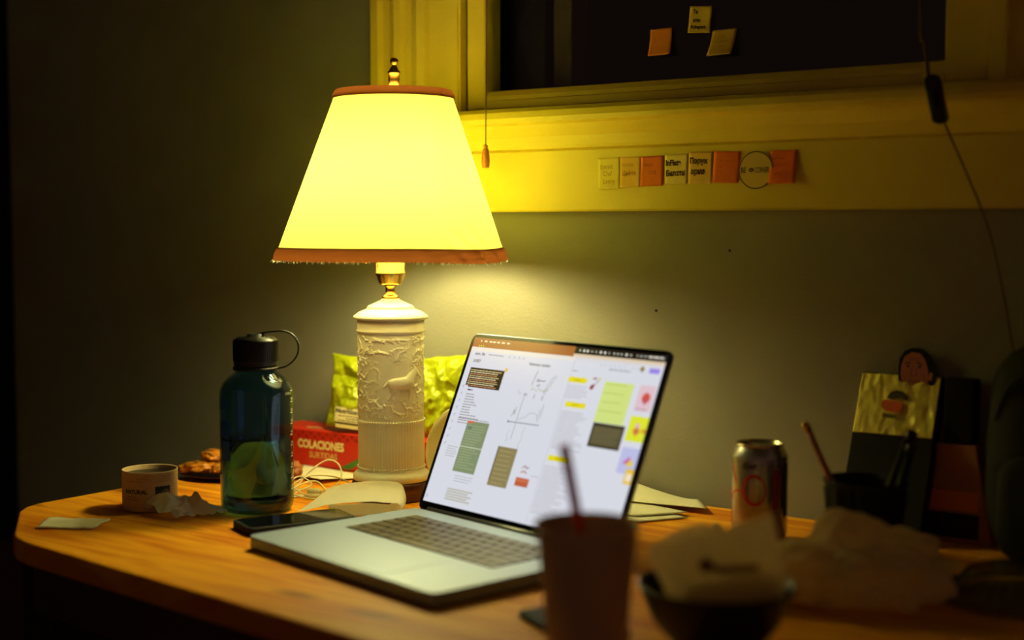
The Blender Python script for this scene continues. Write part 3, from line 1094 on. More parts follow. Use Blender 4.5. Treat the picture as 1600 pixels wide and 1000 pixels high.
# graduations printed at the right side
VA = math.atan2(-BY, -BX)
P = Print()
for i in range(10):
    z = .148 - i * .0133
    P.rect(-.0034, .0036, z - .0005, z + .0005, (214, 214, 190))
    if i: P.text(str(1000 - i * 100)[:3], -.0022, z + .0018, .0050, (200, 200, 176), sx=.9)
    else: P.text('1000 ml', -.016, z - .004, .0046, (190, 190, 170))
P.cut(.003)
def wrap(R_, a0):
    def f(c): return Vector(((R_ + c.z) * cos(a0 + c.x / R_), (R_ + c.z) * sin(a0 + c.x / R_), c.y))
    return f
P.map(wrap(BR + .0002, VA + R(70)))
P.done('graduations', M['print'], bot)
# blue logo blots on the far left
P = Print()
bl = (22, 84, 190)
P.poly([(-.009, .128), (.006, .126), (.009, .134), (.005, .142), (-.004, .143), (-.010, .138)], bl)
P.poly([(-.012, .096), (.008, .092), (.014, .104), (.006, .114), (-.008, .112)], bl)
P.poly([(-.006, .068), (.012, .066), (.010, .090), (-.004, .090)], bl)
P.cut(.004)
P.map(wrap(BR + .0002, VA - R(60)))
P.done('logo', M['print'], bot)

# ================================================================ PAPER TUB
tub = thing('paper_tub', 'squat empty cardboard tub with a round dark picture, at the desk\'s left end', 'tub', (-1.376, 1.138, 0))
obj('body', mk(lathe, [(.004, .002), (.0318, .002), (.0325, .0005), (.0332, .002), (.0334, .0470), (.0340, .0480), (.0336, .0494), (.0326, .0494), (.0320, .0480), (.0318, .0035), (.004, .0035)], 64, True, True), mat('pale cardboard tub', (200, 170, 128), .7, var=.06, scale=40), tub, True)
obj('added_dark_disc', mk(lathe, [(.002, .043), (.0316, .0435), (.0316, .0425), (.002, .042)], 48, True, True), M['bowl_dark'], tub)  # dark disc added below the rim to darken the tub's inside
VT = math.atan2(-1.138, 1.376)
P = Print()
for i in range(5): P.squiggle(-.030 + .006 * i, .028, .0375 + i * .0018, .0010, .00035, (120, 84, 60), seed=i)
P.text('NATURAL', -.034, .0235, .0068, (34, 30, 26), bold=.0003)
for i in range(2): P.words(-.033, -.012, .0190 - i * .0035, .0009, (110, 84, 66), seed=i)
P.rect(.006, .026, .0130, .0320, (50, 46, 30))
P.disc(.0195, .0225, .0062, (112, 84, 60), .0001)
P.disc(.0215, .0235, .0030, (140, 104, 80), .0002)
P.cut(.003)
P.map(wrap(.0337, VT))
P.done('print', M['print'], tub)

# ================================================================ PASTRIES ON A TRAY
tray = thing('tray', 'thin dark tray under the golden pastries behind the tub', 'tray', (-1.462, 1.350, 0))
bm = bmesh.new()
lathe(bm, [(.004, .0035), (.046, .0035), (.056, .0080), (.060, .0085), (.060, .0070), (.056, .0062), (.047, .0010), (.004, .0010)], 48, True, True)
for v in bm.verts: v.co.x *= 1.15
obj('dish', bm, mat('dark glossy tray', (60, 22, 12), .25, var=.1), tray, True, rz=R(36))


def lump(seed, rx, ry, rz_, amp=.22, sub=4, sharp=True, fr=2.2):
    bm = bmesh.new()
    bmesh.ops.create_icosphere(bm, subdivisions=sub, radius=1)
    for v in bm.verts:
        n = v.co.normalized()
        k = 1 + amp * noise.noise(n * fr + Vector((seed * 3.3, 0, 0))) + (amp * .6 * (1 - 2 * abs(noise.noise(n * fr * 2.3 + Vector((0, seed, 4))))) if sharp else 0)
        v.co = Vector((n.x * rx * k, n.y * ry * k, n.z * rz_ * k))
    zm = min(v.co.z for v in bm.verts)
    for v in bm.verts: v.co.z -= zm
    return bm
cxy = ((-.042, -.012, .0075, 'golden pastry at the near left edge of the dark tray'), (.004, -.020, .0075, 'golden pastry at the near middle of the dark tray'),
       (.040, .006, .0075, 'golden pastry at the right end of the dark tray'), (-.022, .012, .0195, 'golden pastry on top of the pile, at left'), (.022, .014, .0195, 'golden pastry on top of the pile, beside the bottle'))
ca, sa = cos(R(36)), sin(R(36))
for i, (a, b2, z, lb) in enumerate(cxy):
    o = obj('pastry', lump(i + 2, .026, .019, .0080, .25), M['pastry'], None, True)
    o.location = (-1.462 + a * ca - b2 * sa, 1.350 + a * sa + b2 * ca, DZ + z - .002)
    o.rotation_euler = (R(3 * (i % 2)), R(-4 + 2 * i), R(20 + i * 35))
    tag(o, lb, 'pastry', 'golden pastries on the tray')
o = obj('wrapper_ball', lump(11, .0155, .0130, .0115, .25), M['walnut'], None, True)
o.location = (-1.378, 1.385, DZ)
tag(o, 'small brown crumpled ball behind the earphones', 'wrapper')


# ================================================================ NAPKINS AND PAPERS
def sheet(name, corners, label, cat, m, nu=26, nv=26, h=.0, amp=.004, seed=1, fr=6, th=.0005, edge=.0, group=None, parent=None, base=0.0, shape=None):
    """creased sheet over four corners given anticlockwise in plan"""
    c = [Vector((a, b2, 0)) for a, b2 in corners]
    bm = bmesh.new()
    def f(u, v):
        p = (c[0] * (1 - u) + c[1] * u) * (1 - v) + (c[3] * (1 - u) + c[2] * u) * v
        e = noise.noise(Vector((u * 4 + seed, v * 4, seed)))
        p = p + Vector((noise.noise(Vector((u * 3, v * 3, seed + 5))), noise.noise(Vector((u * 3, v * 3, seed + 9))), 0)) * edge
        z = base + .0006 + amp * max(0, fold(u * fr * .35, v * fr * .35, 0, seed, 3) + .25) + h * sin(pi * u) * sin(pi * v)
        if shape: z += shape(u, v)
        return (p.x, p.y, z + DZ)
    grid(bm, nu, nv, f)
    o = obj(name, bm, m, parent, True)
    flat(o)
    if th: solid(o, th, 1)
    tag(o, label, cat, group)
    return o


sheet('napkin', [(-1.352, 1.105), (-1.283, 1.100), (-1.262, 1.160), (-1.330, 1.172)], 'crumpled white paper napkin between the tub and the bottle', 'napkin', M['napkin'],
      40, 40, .010, .016, 4, 5, edge=.012, th=0, shape=lambda u, v: .012 * max(0, 1 - abs(u - v * .7 - .15) * 3))
for k in range(1):
    sheet('paper_scrap', [(-1.386, .980), (-1.328, 1.016), (-1.352, 1.058), (-1.420, 1.022)], 'small flat piece of folded paper lying near the desk\'s left corner', 'paper', M['paper'],
          20, 14, 0, .003, 9, 4, edge=.005, th=.0012)
# folded napkin on the phone's far end: doubled over with a loop at the right
npk = thing('folded_napkin', 'white folded paper napkin leaning on the phone in front of the lamp', 'napkin', (-1.135, 1.262, 0), R(36))
bm = bmesh.new()
def nap(u, v):
    # strip lies from the left to a rounded fold at the right, and back below
    s = u * 2.15
    x = -.052 + .098 * min(s, 1)
    if s <= 1: z = .0205 + .003 * sin(s * 3.0)
    elif s < 1.15:
        a = (s - 1) / .15 * pi
        x = .046 + .0085 * sin(a); z = .0125 + .0085 * cos(a)
    else: x = .046 - .085 * (s - 1.15); z = .0050 + .001 * sin(s * 9)
    yy = -.034 + .074 * v
    if s <= 1:
        x += -.018 * (1 - v) * (1 - s)
        z -= .011 * (1 - s) ** 2 * (1 - .4 * v)
        z += .0016 * fold(s * 2, v * 2, 0, 2, 3)
    x += .012 * (v - .5) - .016 * v * v * max(0, min(1, s))
    z += .011 * v * max(0, min(1, (1.25 - s) / .2))
    return (x, yy + .003 * noise.noise(Vector((s * 3, 0, 2))), z + .0005)
grid(bm, 70, 22, nap)
o = obj('sheet', bm, M['napkin'], npk, True)

# papers lying behind the laptop
sheet('paper', [(-.995, 1.435), (-.842, 1.415), (-.808, 1.470), (-.930, 1.500)], 'lower sheet of the white papers behind the laptop\'s right edge', 'paper', M['paper'], 16, 10, 0, .0005, 2, 3, th=.0010, base=.0005)
sheet('paper', [(-.990, 1.448), (-.856, 1.432), (-.815, 1.485), (-.945, 1.515)], 'middle sheet of the white papers behind the laptop\'s right edge', 'paper', M['paper'], 16, 10, 0, .0005, 5, 3, th=.0010, base=.0032)
sheet('paper', [(-1.01, 1.475), (-.800, 1.505), (-.838, 1.552), (-1.00, 1.548)], 'upper white sheet with a lifted back edge behind the laptop\'s right edge', 'paper', M['paper'], 24, 16, 0, .0008, 8, 3, th=.0008, base=.0064,
      shape=lambda u, v: .020 * v * max(0, 1 - u * 1.1) + .002 * sin(u * 6) * v)

# ================================================================ RED BOX, SHEET BELOW IT
sheet('paper', [(-1.470, 1.410), (-1.318, 1.378), (-1.292, 1.455), (-1.44, 1.475)], 'white sheet lying in front of the red box', 'paper', M['paper'], 16, 12, 0, .0006, 12, 3, th=.0008, shape=lambda u, v: .006 * u * (1 - v))
rb = thing('snack_box', 'red cardboard box reading COLACIONES SURTIDAS behind the lamp', 'box', (-1.505, 1.468, .002), R(1.5))
obj('carton', mk(box, 0, .29, 0, .070, 0, .052), M['red_card'], rb, bev=.0012)
P = Print()
P.text('COLACIONES', .056, .0260, .0165, (244, 222, 150), bold=.0007, sx=.86)
P.text('SURTIDAS', .078, .0125, .0125, (230, 190, 110), bold=.0002, sx=.95)
for i in range(18):
    x = .012 + i * .0155
    for k, yy in enumerate((.0430, .0475)):
        xx = x + (k % 2) * .0077
        P.poly([(xx, yy - .003), (xx + .0036, yy), (xx, yy + .003), (xx - .0036, yy)], (150, 22, 10))
# green ribbon bow
g = (74, 128, 40); g2 = (50, 100, 34)
P.poly([(.135, .0015), (.155, .0015), (.192, .0205), (.186, .026)], g)
P.poly([(.178, .0200), (.196, .0190), (.200, .0450), (.184, .0490), (.187, .0360), (.176, .0400)], g)
P.poly([(.196, .0190), (.218, .0160), (.222, .0360), (.211, .0330), (.210, .0460), (.199, .0330)], g2, .00005)
P.poly([(.182, .0160), (.188, .0040), (.196, .0110), (.200, .0040), (.207, .0100), (.214, .0020), (.214, .0200)], g2, .00008)
P.done('front_print', M['print'], rb, (0, -.0004, 0), (R(90), 0, 0))
P = Print()
for i in range(4): P.poly([(.050 + i * .03, .020 + i * .010), (.072 + i * .03, .026 + i * .008), (.090 + i * .03, .022 + i * .01), (.070 + i * .03, .014 + i * .01)], (206, 176, 110))
for i in range(4): P.disc(.066 + i * .03, .020 + i * .010, .0060, (190, 150, 70), .00005, .0028)
P.done('top_print', M['print'], rb, (0, 0, .0524))


# ================================================================ CRISP BAGS
def pillow(W, H, T, seed, nu=56, nv=56, bend=0.0):
    bm = bmesh.new()
    def side(sg):
        def f(u, v):
            x = (u - .5)
            y = (v - .5)
            ex = max(0, 1 - abs(2 * x) ** 3.0)
            ey = max(0, 1 - abs(2 * y) ** 3.0)
            b_ = (ex * ey) ** .5
            n = fold(x * 3.2, y * 3.2, sg * .3, seed, 4)
            c = crease(x * 3.0, y * 3.0, seed + sg)
            z = sg * T / 2 * b_ * (1 + .50 * n - .55 * c)
            pin = 1 - .10 * (1 - abs(2 * y) ** 2) * (1 if True else 0)
            xx = x * W * (pin + .04 * noise.noise(Vector((y * 5, seed, 0))))
            yy = y * H * (1 + .04 * noise.noise(Vector((x * 5, seed, 5))))
            z += bend * (y * y) + .006 * noise.noise(Vector((x * 4, y * 4, seed)))
            if abs(y) > .47: z += .0014 * sin(x * 160)
            return (xx, z, yy + H / 2)
        return f
    grid(bm, nu, nv, side(1))
    grid(bm, nu, nv, side(-1))
    bmesh.ops.remove_doubles(bm, verts=bm.verts, dist=1e-5)
    return bm


def bag(name, label, loc, rot, W, H, T, seed, bend=0):
    t = thing(name, label, 'bag', loc, rot=rot)
    obj('pouch', pillow(W, H, T, seed, bend=bend), M['bag_green'], t, True)
    return t
b1 = bag('snack_bag', 'lime green snack bag with nutrition label, on the red box left of the lamp', (-1.345, 1.500, .056), (R(-5), R(5), R(20)), .128, .104, .046, 3)
b2_ = bag('snack_bag', 'lime green snack bag with a folded corner, leaning on the wall right of the lamp', (-1.212, 1.520, .056), (R(-8), R(-7), R(10)), .112, .112, .040, 5)
b3_ = bag('snack_bag', 'lime green snack bag standing low between the lamp and the laptop lid', (-1.120, 1.500, .005), (R(-12), R(4), R(12)), .120, .125, .040, 8)
# nutrition label on the first bag: lettering at its foot
P = Print()
P.rect(-.030, .052, 0, .0210, (226, 216, 170))
P.text('Nutrition Facts', -.029, .0130, .0090, (24, 22, 16), .0001, bold=.0003)
for i in range(3): P.words(-.024 + .012 * (i % 2), .048, .0085 - i * .0034, .0013, (90, 80, 50), .0001, i)
P.rect(-.030, .052, -.0022, -.0004, (30, 26, 18))
P.rect(-.028, .052, -.0080, -.0030, (220, 200, 140))
P.rect(.012, .052, -.0080, -.0055, (204, 62, 24), .0001)
P.cut(.006)
P.map(lambda c: Vector((c.x, c.y, c.z - 6.0 * max(0, abs(c.x - .004) - .02) ** 2 + .0012 * fold(c.x * 20, c.y * 20, 0, 6, 3))))
o = P.done('nutrition_label', M['print'], b1, (-.010, -.0235, .010), (R(95), 0, 0))
solid(o, .0004, 0)
o['label'] = 'white nutrition label'

# white round plastic container standing on its rim behind the lamp
wb = thing('plastic_bowl', 'round white plastic bowl tipped on edge between the lamp and the laptop lid', 'bowl', (-1.116, 1.438, .0), rot=(0, 0, 0))
bm = bmesh.new()
Mx = Matrix.Translation((0, 0, .0585)) @ Matrix.Rotation(R(-88), 4, 'Z') @ Matrix.Rotation(R(74), 4, 'Y')
lathe(bm, [(.002, -.020), (.036, -.020), (.044, -.014), (.0525, .004), (.0575, .006), (.0585, .009), (.0565, .0105), (.0515, .0075), (.0420, -.012), (.035, -.0180), (.002, -.0180)], 64, True, True, M=Mx)
obj('shell', bm, M['white_plastic'], wb, True)

# ================================================================ EARPHONES
ear = thing('earphones', 'tangled white wired earphones between the bottle and the lamp', 'earphones', (-1.265, 1.318, 0))
def gp(a, b2, z): return Vector((a, b2, z))
E1 = Vector((cos(R(36)), sin(R(36)), 0)); E2 = Vector((-sin(R(36)), cos(R(36)), 0))
def loc(a, b2, z): return E1 * a + E2 * b2 + Vector((0, 0, z))
rr = random.Random(12)
cable = [loc(-.034, .030, .002), loc(-.020, .050, .020), loc(.004, .060, .036), (loc(.022, .052, .030)), loc(.024, .030, .012), loc(.000, .004, .003), loc(-.030, -.010, .003), loc(-.038, .010, .008),
         loc(-.016, .030, .020), loc(.020, .034, .018), loc(.048, .014, .008), loc(.056, -.004, .003), loc(.030, .004, .002), loc(-.004, .000, .002), loc(-.036, -.022, .002), loc(-.044, .000, .006), loc(-.030, .026, .020),
         loc(-.010, .014, .012), loc(-.028, -.006, .004), loc(-.006, -.030, .002), loc(.030, -.036, .002), loc(.060, -.028, .002)]
obj('cable', mk(tube, smoothpts(cable, 9), .00105, 8), M['cable'], ear, True)
cable2 = [loc(-.040, -.012, .004), loc(-.026, .006, .012), loc(-.006, .026, .014), loc(.012, .010, .004), loc(.034, .000, .002), loc(.052, .004, .002)]
obj('cable', mk(tube, smoothpts(cable2, 9), .00105, 8), M['cable'], ear, True)
cable3 = [loc(-.046, .014, .003), loc(-.030, -.004, .010), loc(-.016, -.016, .005), loc(-.004, -.004, .003), loc(-.020, .012, .006), loc(-.040, .004, .004)]
obj('cable', mk(tube, smoothpts(cable3, 9), .00105, 8), M['cable'], ear, True)
a = loc(-.014, -.020, .0036); b2 = loc(.014, -.024, .0036)
obj('remote', mk(tube, [a, a.lerp(b2, .08), a.lerp(b2, .92), b2], [.0018, .0031, .0031, .0018], 14), M['white_plastic'], ear, True)
for i, (a, b2) in enumerate(((loc(-.012, -.004, .006), loc(.000, -.008, .006)), (loc(-.004, .004, .0045), loc(.004, -.006, .0045)))):
    obj('earpiece', mk(tube, [a, a.lerp(b2, .3), a.lerp(b2, .7), b2], [.0028, .0052, .0050, .0022], 16), M['white_plastic'], ear, True)

# ================================================================ PHONES
ph = thing('phone', 'black smartphone in a case lying between the bottle and the laptop', 'phone', (-1.1560, 1.1660, 0), R(66.5))
obj('case', mk(prism, rrect(-.066, .066, -.0300, .0300, .008, 6), 0, .0098), M['rubber'], ph, bev=.002, seg=3)
obj('screen', mk(prism, rrect(-.0625, .0625, -.0265, .0265, .006, 6), .0098, .0103), M['black_gloss'], ph)

ph2 = thing('card_wallet', 'flat black wallet partly under the paper cup', 'wallet', (-.668, 1.012, 0), R(-30))
obj('cover', mk(prism, rrect(-.050, .050, -.032, .032, .008, 6), 0, .006), M['folder'], ph2, bev=.002, seg=3)
obj('clasp', mk(prism, rrect(.018, .030, -.010, .010, .003, 3), .006, .0075), M['black'], ph2)

# ================================================================ CAN
CX, CY = -.6902, 1.4190
can = thing('soda_can', 'silver soda can with red script standing by the wall', 'can', (CX, CY, 0))
r_ = .0307
obj('body', mk(lathe, [(.004, .003), (.0200, .0030), (.0235, .0000), (.0250, .0008), (.0290, .0060), (r_, .0110), (r_, .0930), (.0300, .0965), (.0262, .1035), (.0252, .1060)], 64, True), M['steel'], can, True)
obj('rim', mk(lathe, [(.0252, .1055), (.0263, .1065), (.0266, .1080), (.0260, .1090), (.0250, .1085), (.0242, .1060), (.0236, .1040), (.0215, .1040), (.002, .1043)], 64), mat('bright can rim', (206, 196, 170), .22, .95, var=.03), can, True)
bm = bmesh.new()
prism(bm, [(.010 * cos(t * pi / 8) * (1.25 if -4 < t < 4 else 1), .007 * sin(t * pi / 8)) for t in range(-8, 8)], .1046, .1056)
tube(bm, [(0, 0, .1040), (0, 0, .1062)], .0022, 10)
obj('pull_tab', bm, M['steel'], can)
obj('opening', mk(prism, [(.0135 + .008 * cos(t * pi / 8), .007 * sin(t * pi / 8)) for t in range(16)], .1043, .10445), M['black'], can, rz=R(180))
VC = math.atan2(-CY, -CX)
P = Print()
red = (206, 26, 20)
# flowing letters: big swash C, then o k e seen edge on
def arc(cx, cy, rx, ry, a0, a1, wd_, c=red, n=28, z=None):
    P.line([(cx + rx * cos(R(a0 + (a1 - a0) * i / n)), cy + ry * sin(R(a0 + (a1 - a0) * i / n))) for i in range(n + 1)], wd_, c, z)
arc(-.006, .060, .0125, .0155, 60, 300, .0036)
arc(-.006, .060, .0125, .0155, 300, 420, .0018)
arc(-.026, .050, .0120, .0080, 20, 200, .0016)
P.line([(-.040, .085), (-.034, .080), (-.031, .068)], .0022, red)
for k, x in enumerate((.016, .021, .027)): P.line([(x, .040), (x + .002, .082 - .006 * k)], .0046 if k < 1 else .0030, (150, 18, 18) if k < 2 else (40, 30, 28))
P.rect(.030, .040, .030, .088, (30, 26, 24))
P.text('diet', -.020, .083, .0110, (70, 50, 46), bold=.0003)
P.rect(-.045, -.041, .020, .060, red)
P.cut(.003)
P.map(wrap(r_ + .0002, VC))
P.done('lettering', M['print'], can)

# ================================================================ PEN CUP
PX, PY = -.5423, 1.3551
pc = thing('pen_cup', 'black tapered pen cup with a notched rim in front of the folder', 'cup', (PX, PY, 0))
bm = bmesh.new()
lathe(bm, [(.003, .0), (.0300, .0), (.0315, .003), (.0400, .088), (.0425, .0915), (.0415, .0930), (.0390, .0920), (.0372, .086), (.0290, .004), (.003, .004)], 56, True, True)
obj('body', bm, M['rubber'], pc, True)
bm = bmesh.new()
for k in range(16):
    a = 2 * pi * k / 16
    tube(bm, [(.0325 * cos(a), .0325 * sin(a), .006), (.0402 * cos(a), .0402 * sin(a), .084)], .0014, 6)
tag(obj('ribs', bm, M['rubber'], pc, True), kind='stuff')
V1 = Vector((cos(R(36)), sin(R(36)), 0)); V2 = Vector((-sin(R(36)), cos(R(36)), 0))     # picture right, away
def stick(name, label, cat, a, b2, r, m, tipm=None, tipname=None, tiplen=.012, tipr=None):
    t = thing(name, label, cat, (PX + a.x, PY + a.y, a.z))
    d = (b2 - a)
    obj('barrel', mk(tube, [(0, 0, 0), d * .06, d], [r * .35, r, r], 10), m, t, True)
    if tipm:
        e = d.normalized() * tiplen
        obj(tipname, mk(tube, [d - e * .02, d + e * .8, d + e], [tipr or r * 1.05, tipr or r * 1.05, (tipr or r) * .7], 12), tipm, t, True)
    return t
stick('pencil', 'red pencil with a brass ferrule leaning left out of the pen cup', 'pencil', V1 * .004 + V2 * .0 + Vector((0, 0, .006)), V1 * -.0560 + V2 * .010 + Vector((0, 0, .140)), .0036, M['pencil'], M['brass'], 'ferrule', .010)
stick('pen', 'black pen leaning right in the pen cup, the taller one', 'pen', V1 * -.006 + V2 * -.004 + Vector((0, 0, .006)), V1 * .044 + V2 * .006 + Vector((0, 0, .128)), .0052, M['black'], M['black_gloss'], 'pen_cap', .014, .0060)
stick('pen', 'dark green pen leaning right beside the taller black pen', 'pen', V1 * .012 + V2 * -.012 + Vector((0, 0, .006)), V1 * .040 + V2 * -.012 + Vector((0, 0, .120)), .0044, mat('dark green barrel', (26, 36, 20), .3), M['black'], 'pen_cap', .010, .0050)

# ================================================================ FOLDER, HEAD CUT-OUT, PAPER BAG, BACKPACK
# folder leans back against the wall
fo = thing('folder', 'tall black box folder with a crinkled gold foil sticker, leaning on the wall', 'folder', (-.5780, 1.484, .001), rot=(R(-21.5), 0, R(0)))
obj('cover', mk(box, -.0505, .0450, 0, .004, 0, .192), M['folder'], fo, bev=.0012)
obj('cover', mk(box, -.0505, .0450, .0125, .0165, 0, .190), M['folder'], fo, bev=.0012)
obj('spine', mk(box, .0430, .0450, .004, .0125, 0, .190), M['black'], fo)
obj('pages', mk(box, -.0480, .0428, .0042, .0123, .002, .186), M['paper'], fo)
# foil sticker with a stamped badge
bm = bmesh.new()
def foil(u, v):
    x = -.0490 + .0920 * u
    z = .120 + .0705 * v
    y = -.0012 - .0016 * (fold(u * 3.6 + 1, v * 1.6, 0, 4, 4) + .2) - .0008 * noise.noise(Vector((u * 14, v * 5, 1)))
    return (x, min(y, -.0003), z)
grid(bm, 90, 60, foil)
bmesh.ops.recalc_face_normals(bm, faces=bm.faces)
stk = obj('foil_sticker', bm, M['foil'], fo, True)
solid(stk, .0003, 0)
P = Print()
P.poly([(-.0150, .0420), (-.0110, .0490), (-.0040, .0515), (.0030, .0505), (.0090, .0455), (.0100, .0405), (.0020, .0425), (-.0060, .0410)], (66, 50, 24))
P.poly([(-.0190, .0385), (-.0150, .0400), (.0040, .0380), (.0050, .0300), (.0010, .0250), (-.0140, .0270), (-.0200, .0320)], (222, 98, 30))
P.text('FRESH', -.0085, .0195, .0058, (60, 40, 20), align='CENTER', bold=.0003)
P.cut(.005)
P.done('badge', M['print'], stk, (.0, -.0042, .120), (R(90), 0, 0))

# card cut-out of a man's head, standing behind the folder's top edge
hd = thing('cutout_head', 'flat card cut-out of a dark-haired head peeking over the black folder', 'cutout', (-.5620, 1.5505, .168), rot=(R(-4), 0, 0))
ol = [(-.0200, 0), (-.0215, .010), (-.0220, .019), (-.0205, .030), (-.0150, .0385), (-.0060, .0425), (.0030, .0420), (.0110, .0375), (.0165, .030), (.0205, .022), (.0225, .014), (.0220, .006), (.0200, 0)]
bm = bmesh.new()
prism(bm, ol, 0, .0016, M=Matrix.Rotation(R(90), 4, 'X'))
obj('card', bm, M['folder'], hd)
P = Print()
sk = (176, 104, 82)
P.poly([(-.0170, .0), (-.0190, .012), (-.0185, .022), (-.0150, .032), (-.0070, .0375), (.0030, .0365), (.0090, .029), (.0120, .020), (.0135, .010), (.0130, 0)], sk)
P.poly([(.0125, .008), (.0150, .016), (.0180, .014), (.0165, .006)], sk, .00005)
P.line([(-.0110, .0305), (-.004, .0318), (.003, .0305)], .0006, (110, 56, 40), .0001)
P.line([(-.0115, .0280), (-.004, .0290), (.003, .0280)], .0006, (110, 56, 40), .0001)
P.line([(-.0140, .0245), (-.0080, .0255)], .0013, (30, 20, 18), .0001)
P.line([(.0000, .0255), (.0060, .0245)], .0013, (30, 20, 18), .0001)
P.disc(-.0108, .0215, .0016, (24, 18, 18), .0001)
P.disc(.0030, .0215, .0016, (24, 18, 18), .0001)
P.line([(-.0050, .022), (-.0075, .0125), (-.0050, .0105), (-.0015, .0105), (0, .0125), (-.0015, .020)], .0007, (96, 44, 34), .0001)
P.line([(-.0090, .0055), (-.0035, .0042), (.0035, .0055)], .0010, (110, 40, 34), .0001)
P.line([(-.0120, .014), (-.0135, .006)], .0006, (110, 56, 40), .0001)
P.line([(.0065, .014), (.0085, .006)], .0006, (110, 56, 40), .0001)
P.done('face', M['print'], hd, (0, -.0018, 0), (R(90), 0, 0))

# kraft paper bag behind and to the right of the folder
kb = thing('paper_bag', 'brown kraft paper bag with an orange strip, standing right of the black folder', 'bag', (-.505, 1.544, 0), 0)
bm = bmesh.new()
f0 = [(-.042, -.016), (.036, -.016), (.036, .014), (-.042, .014)]
f1 = [(-.036, -.008), (.016, -.008), (.016, .014), (-.036, .014)]
a = [bm.verts.new((x, y, 0)) for x, y in f0]; b2 = [bm.verts.new((x, y, .108)) for x, y in f1]
bm.faces.new(a[::-1]); bm.faces.new(b2)
for i in range(4): bm.faces.new((a[i], a[(i + 1) % 4], b2[(i + 1) % 4], b2[i]))
obj('body', bm, M['kraft'], kb, bev=.002)
obj('folded_top', mk(box, -.021, .0120, -.007, .014, .108, .180), M['folder'], kb, bev=.002)
P = Print()
P.rect(-.0370, .0205, .0360, .0570, (240, 132, 60))
P.rect(-.0400, .0225, .0060, .0330, (16, 15, 15))
P.line([(-.019, .020), (-.009, .024), (.005, .027)], .0016, (60, 50, 44), .0001)
slope = math.atan2(.008, .108)
P.done('printed_strips', M['print'], kb, (0, -.0164, 0), (R(90) - slope, 0, 0))

bp_ = thing('backpack', 'black backpack standing on the desk by the wall at the right', 'backpack', (-.372, 1.497, 0), R(-3))
def bagshape(cx, cy, cz, rx, ry, rz_, pw, seed, n=40):
    bm = bmesh.new()
    bmesh.ops.create_uvsphere(bm, u_segments=n, v_segments=n // 2, radius=1)
    for v in bm.verts:
        c = v.co
        def sp(t): return math.copysign(abs(t) ** pw, t)
        k = 1 + .05 * noise.noise(c * 2.3 + Vector((seed, 0, 0)))
        v.co = Vector((cx + rx * sp(c.x) * k, cy + ry * sp(c.y) * k, cz + rz_ * sp(c.z)))
    return bm
obj('body', bagshape(0, 0, .115, .088, .055, .115, .55, 2), M['bagcloth'], bp_, True)
obj('front_pocket', bagshape(0, -.048, .062, .066, .016, .056, .5, 4), M['bagcloth'], bp_, True)
bm = bmesh.new()
tube(bm, smoothpts([(-.030, 0, .222), (-.022, 0, .245), (0, 0, .252), (.022, 0, .245), (.030, 0, .222)], 5), .005, 8)
obj('handle', bm, M['bagcloth'], bp_, True)
bm = bmesh.new()
tube(bm, smoothpts([(-.070, -.046, .150), (-.05, -.055, .190), (0, -.058, .205), (.05, -.055, .190), (.070, -.046, .150)], 6), .002, 6)
obj('zip', bm, M['black'], bp_, True)

# ================================================================ CLEAR LID
dm = thing('takeaway_lid', 'clear plastic takeaway lid lying at the desk\'s right side', 'lid', (-.372, 1.332, 0), R(36))
bm = bmesh.new()
prof = [(.004, .0290), (.050, .0290), (.056, .0270), (.070, .0100), (.074, .0080), (.083, .0080), (.085, .0060), (.085, .0030), (.0842, .0030), (.0842, .0055), (.0826, .0070), (.0736, .0070), (.0692, .0088), (.0552, .0258), (.0496, .0280), (.004, .0280)]
lathe(bm, prof, 64, True, True)
for v in bm.verts: v.co.y *= .92
obj('shell', bm, M['clear'], dm, True)
bm = bmesh.new()
for k in range(36):
    a = 2 * pi * k / 36
    tube(bm, [(.0575 * cos(a), .0575 * sin(a) * .92, .0262), (.0690 * cos(a), .0690 * sin(a) * .92, .0112)], .0009, 5)
tag(obj('ribs', bm, M['clear'], dm, True), kind='stuff')

# ================================================================ PAPER CUP WITH STRAW (foreground)
GX, GY = -.5900, .9130
cup = thing('paper_cup', 'blurred pale paper cup with a red straw at the desk\'s front edge', 'cup', (GX, GY, 0))
obj('wall', mk(lathe, [(.003, .004), (.0260, .004), (.0275, .0), (.0290, .0), (.0392, .1130), (.0410, .1145), (.0418, .1165), (.0408, .1180), (.0384, .1172), (.0376, .1150), (.0273, .006), (.003, .006)], 64, True, True), M['cup_paper'], cup, True)
obj('drink', mk(lathe, [(.002, .060), (.0320, .060), (.0320, .0605), (.002, .0605)], 40, True, True), mat('dark drink', (50, 22, 12), .1), cup)
st = thing('straw', 'thin red straw leaning left out of the paper cup', 'straw', (GX, GY, .061))
p0 = V1 * .004 + V2 * .004
p1 = V1 * -.0175 + V2 * .016 + Vector((0, 0, .1150))
obj('tube', mk(tube, [p0, p0.lerp(p1, .97), p1], .0040, 12, False), M['straw'], st, True)

# ================================================================ BOWL WITH WRAPPERS (foreground)
bo = thing('bowl', 'dark round bowl holding crumpled burger paper, at the front right', 'bowl', (-.5390, 1.0300, 0))
obj('shell', mk(lathe, [(.003, .003), (.028, .003), (.030, .0), (.034, .0), (.036, .004), (.052, .022), (.0640, .050), (.0655, .0535), (.0640, .0545), (.0620, .0510), (.050, .024), (.034, .008), (.003, .007)], 64, True, True), M['bowl_dark'], bo, True)

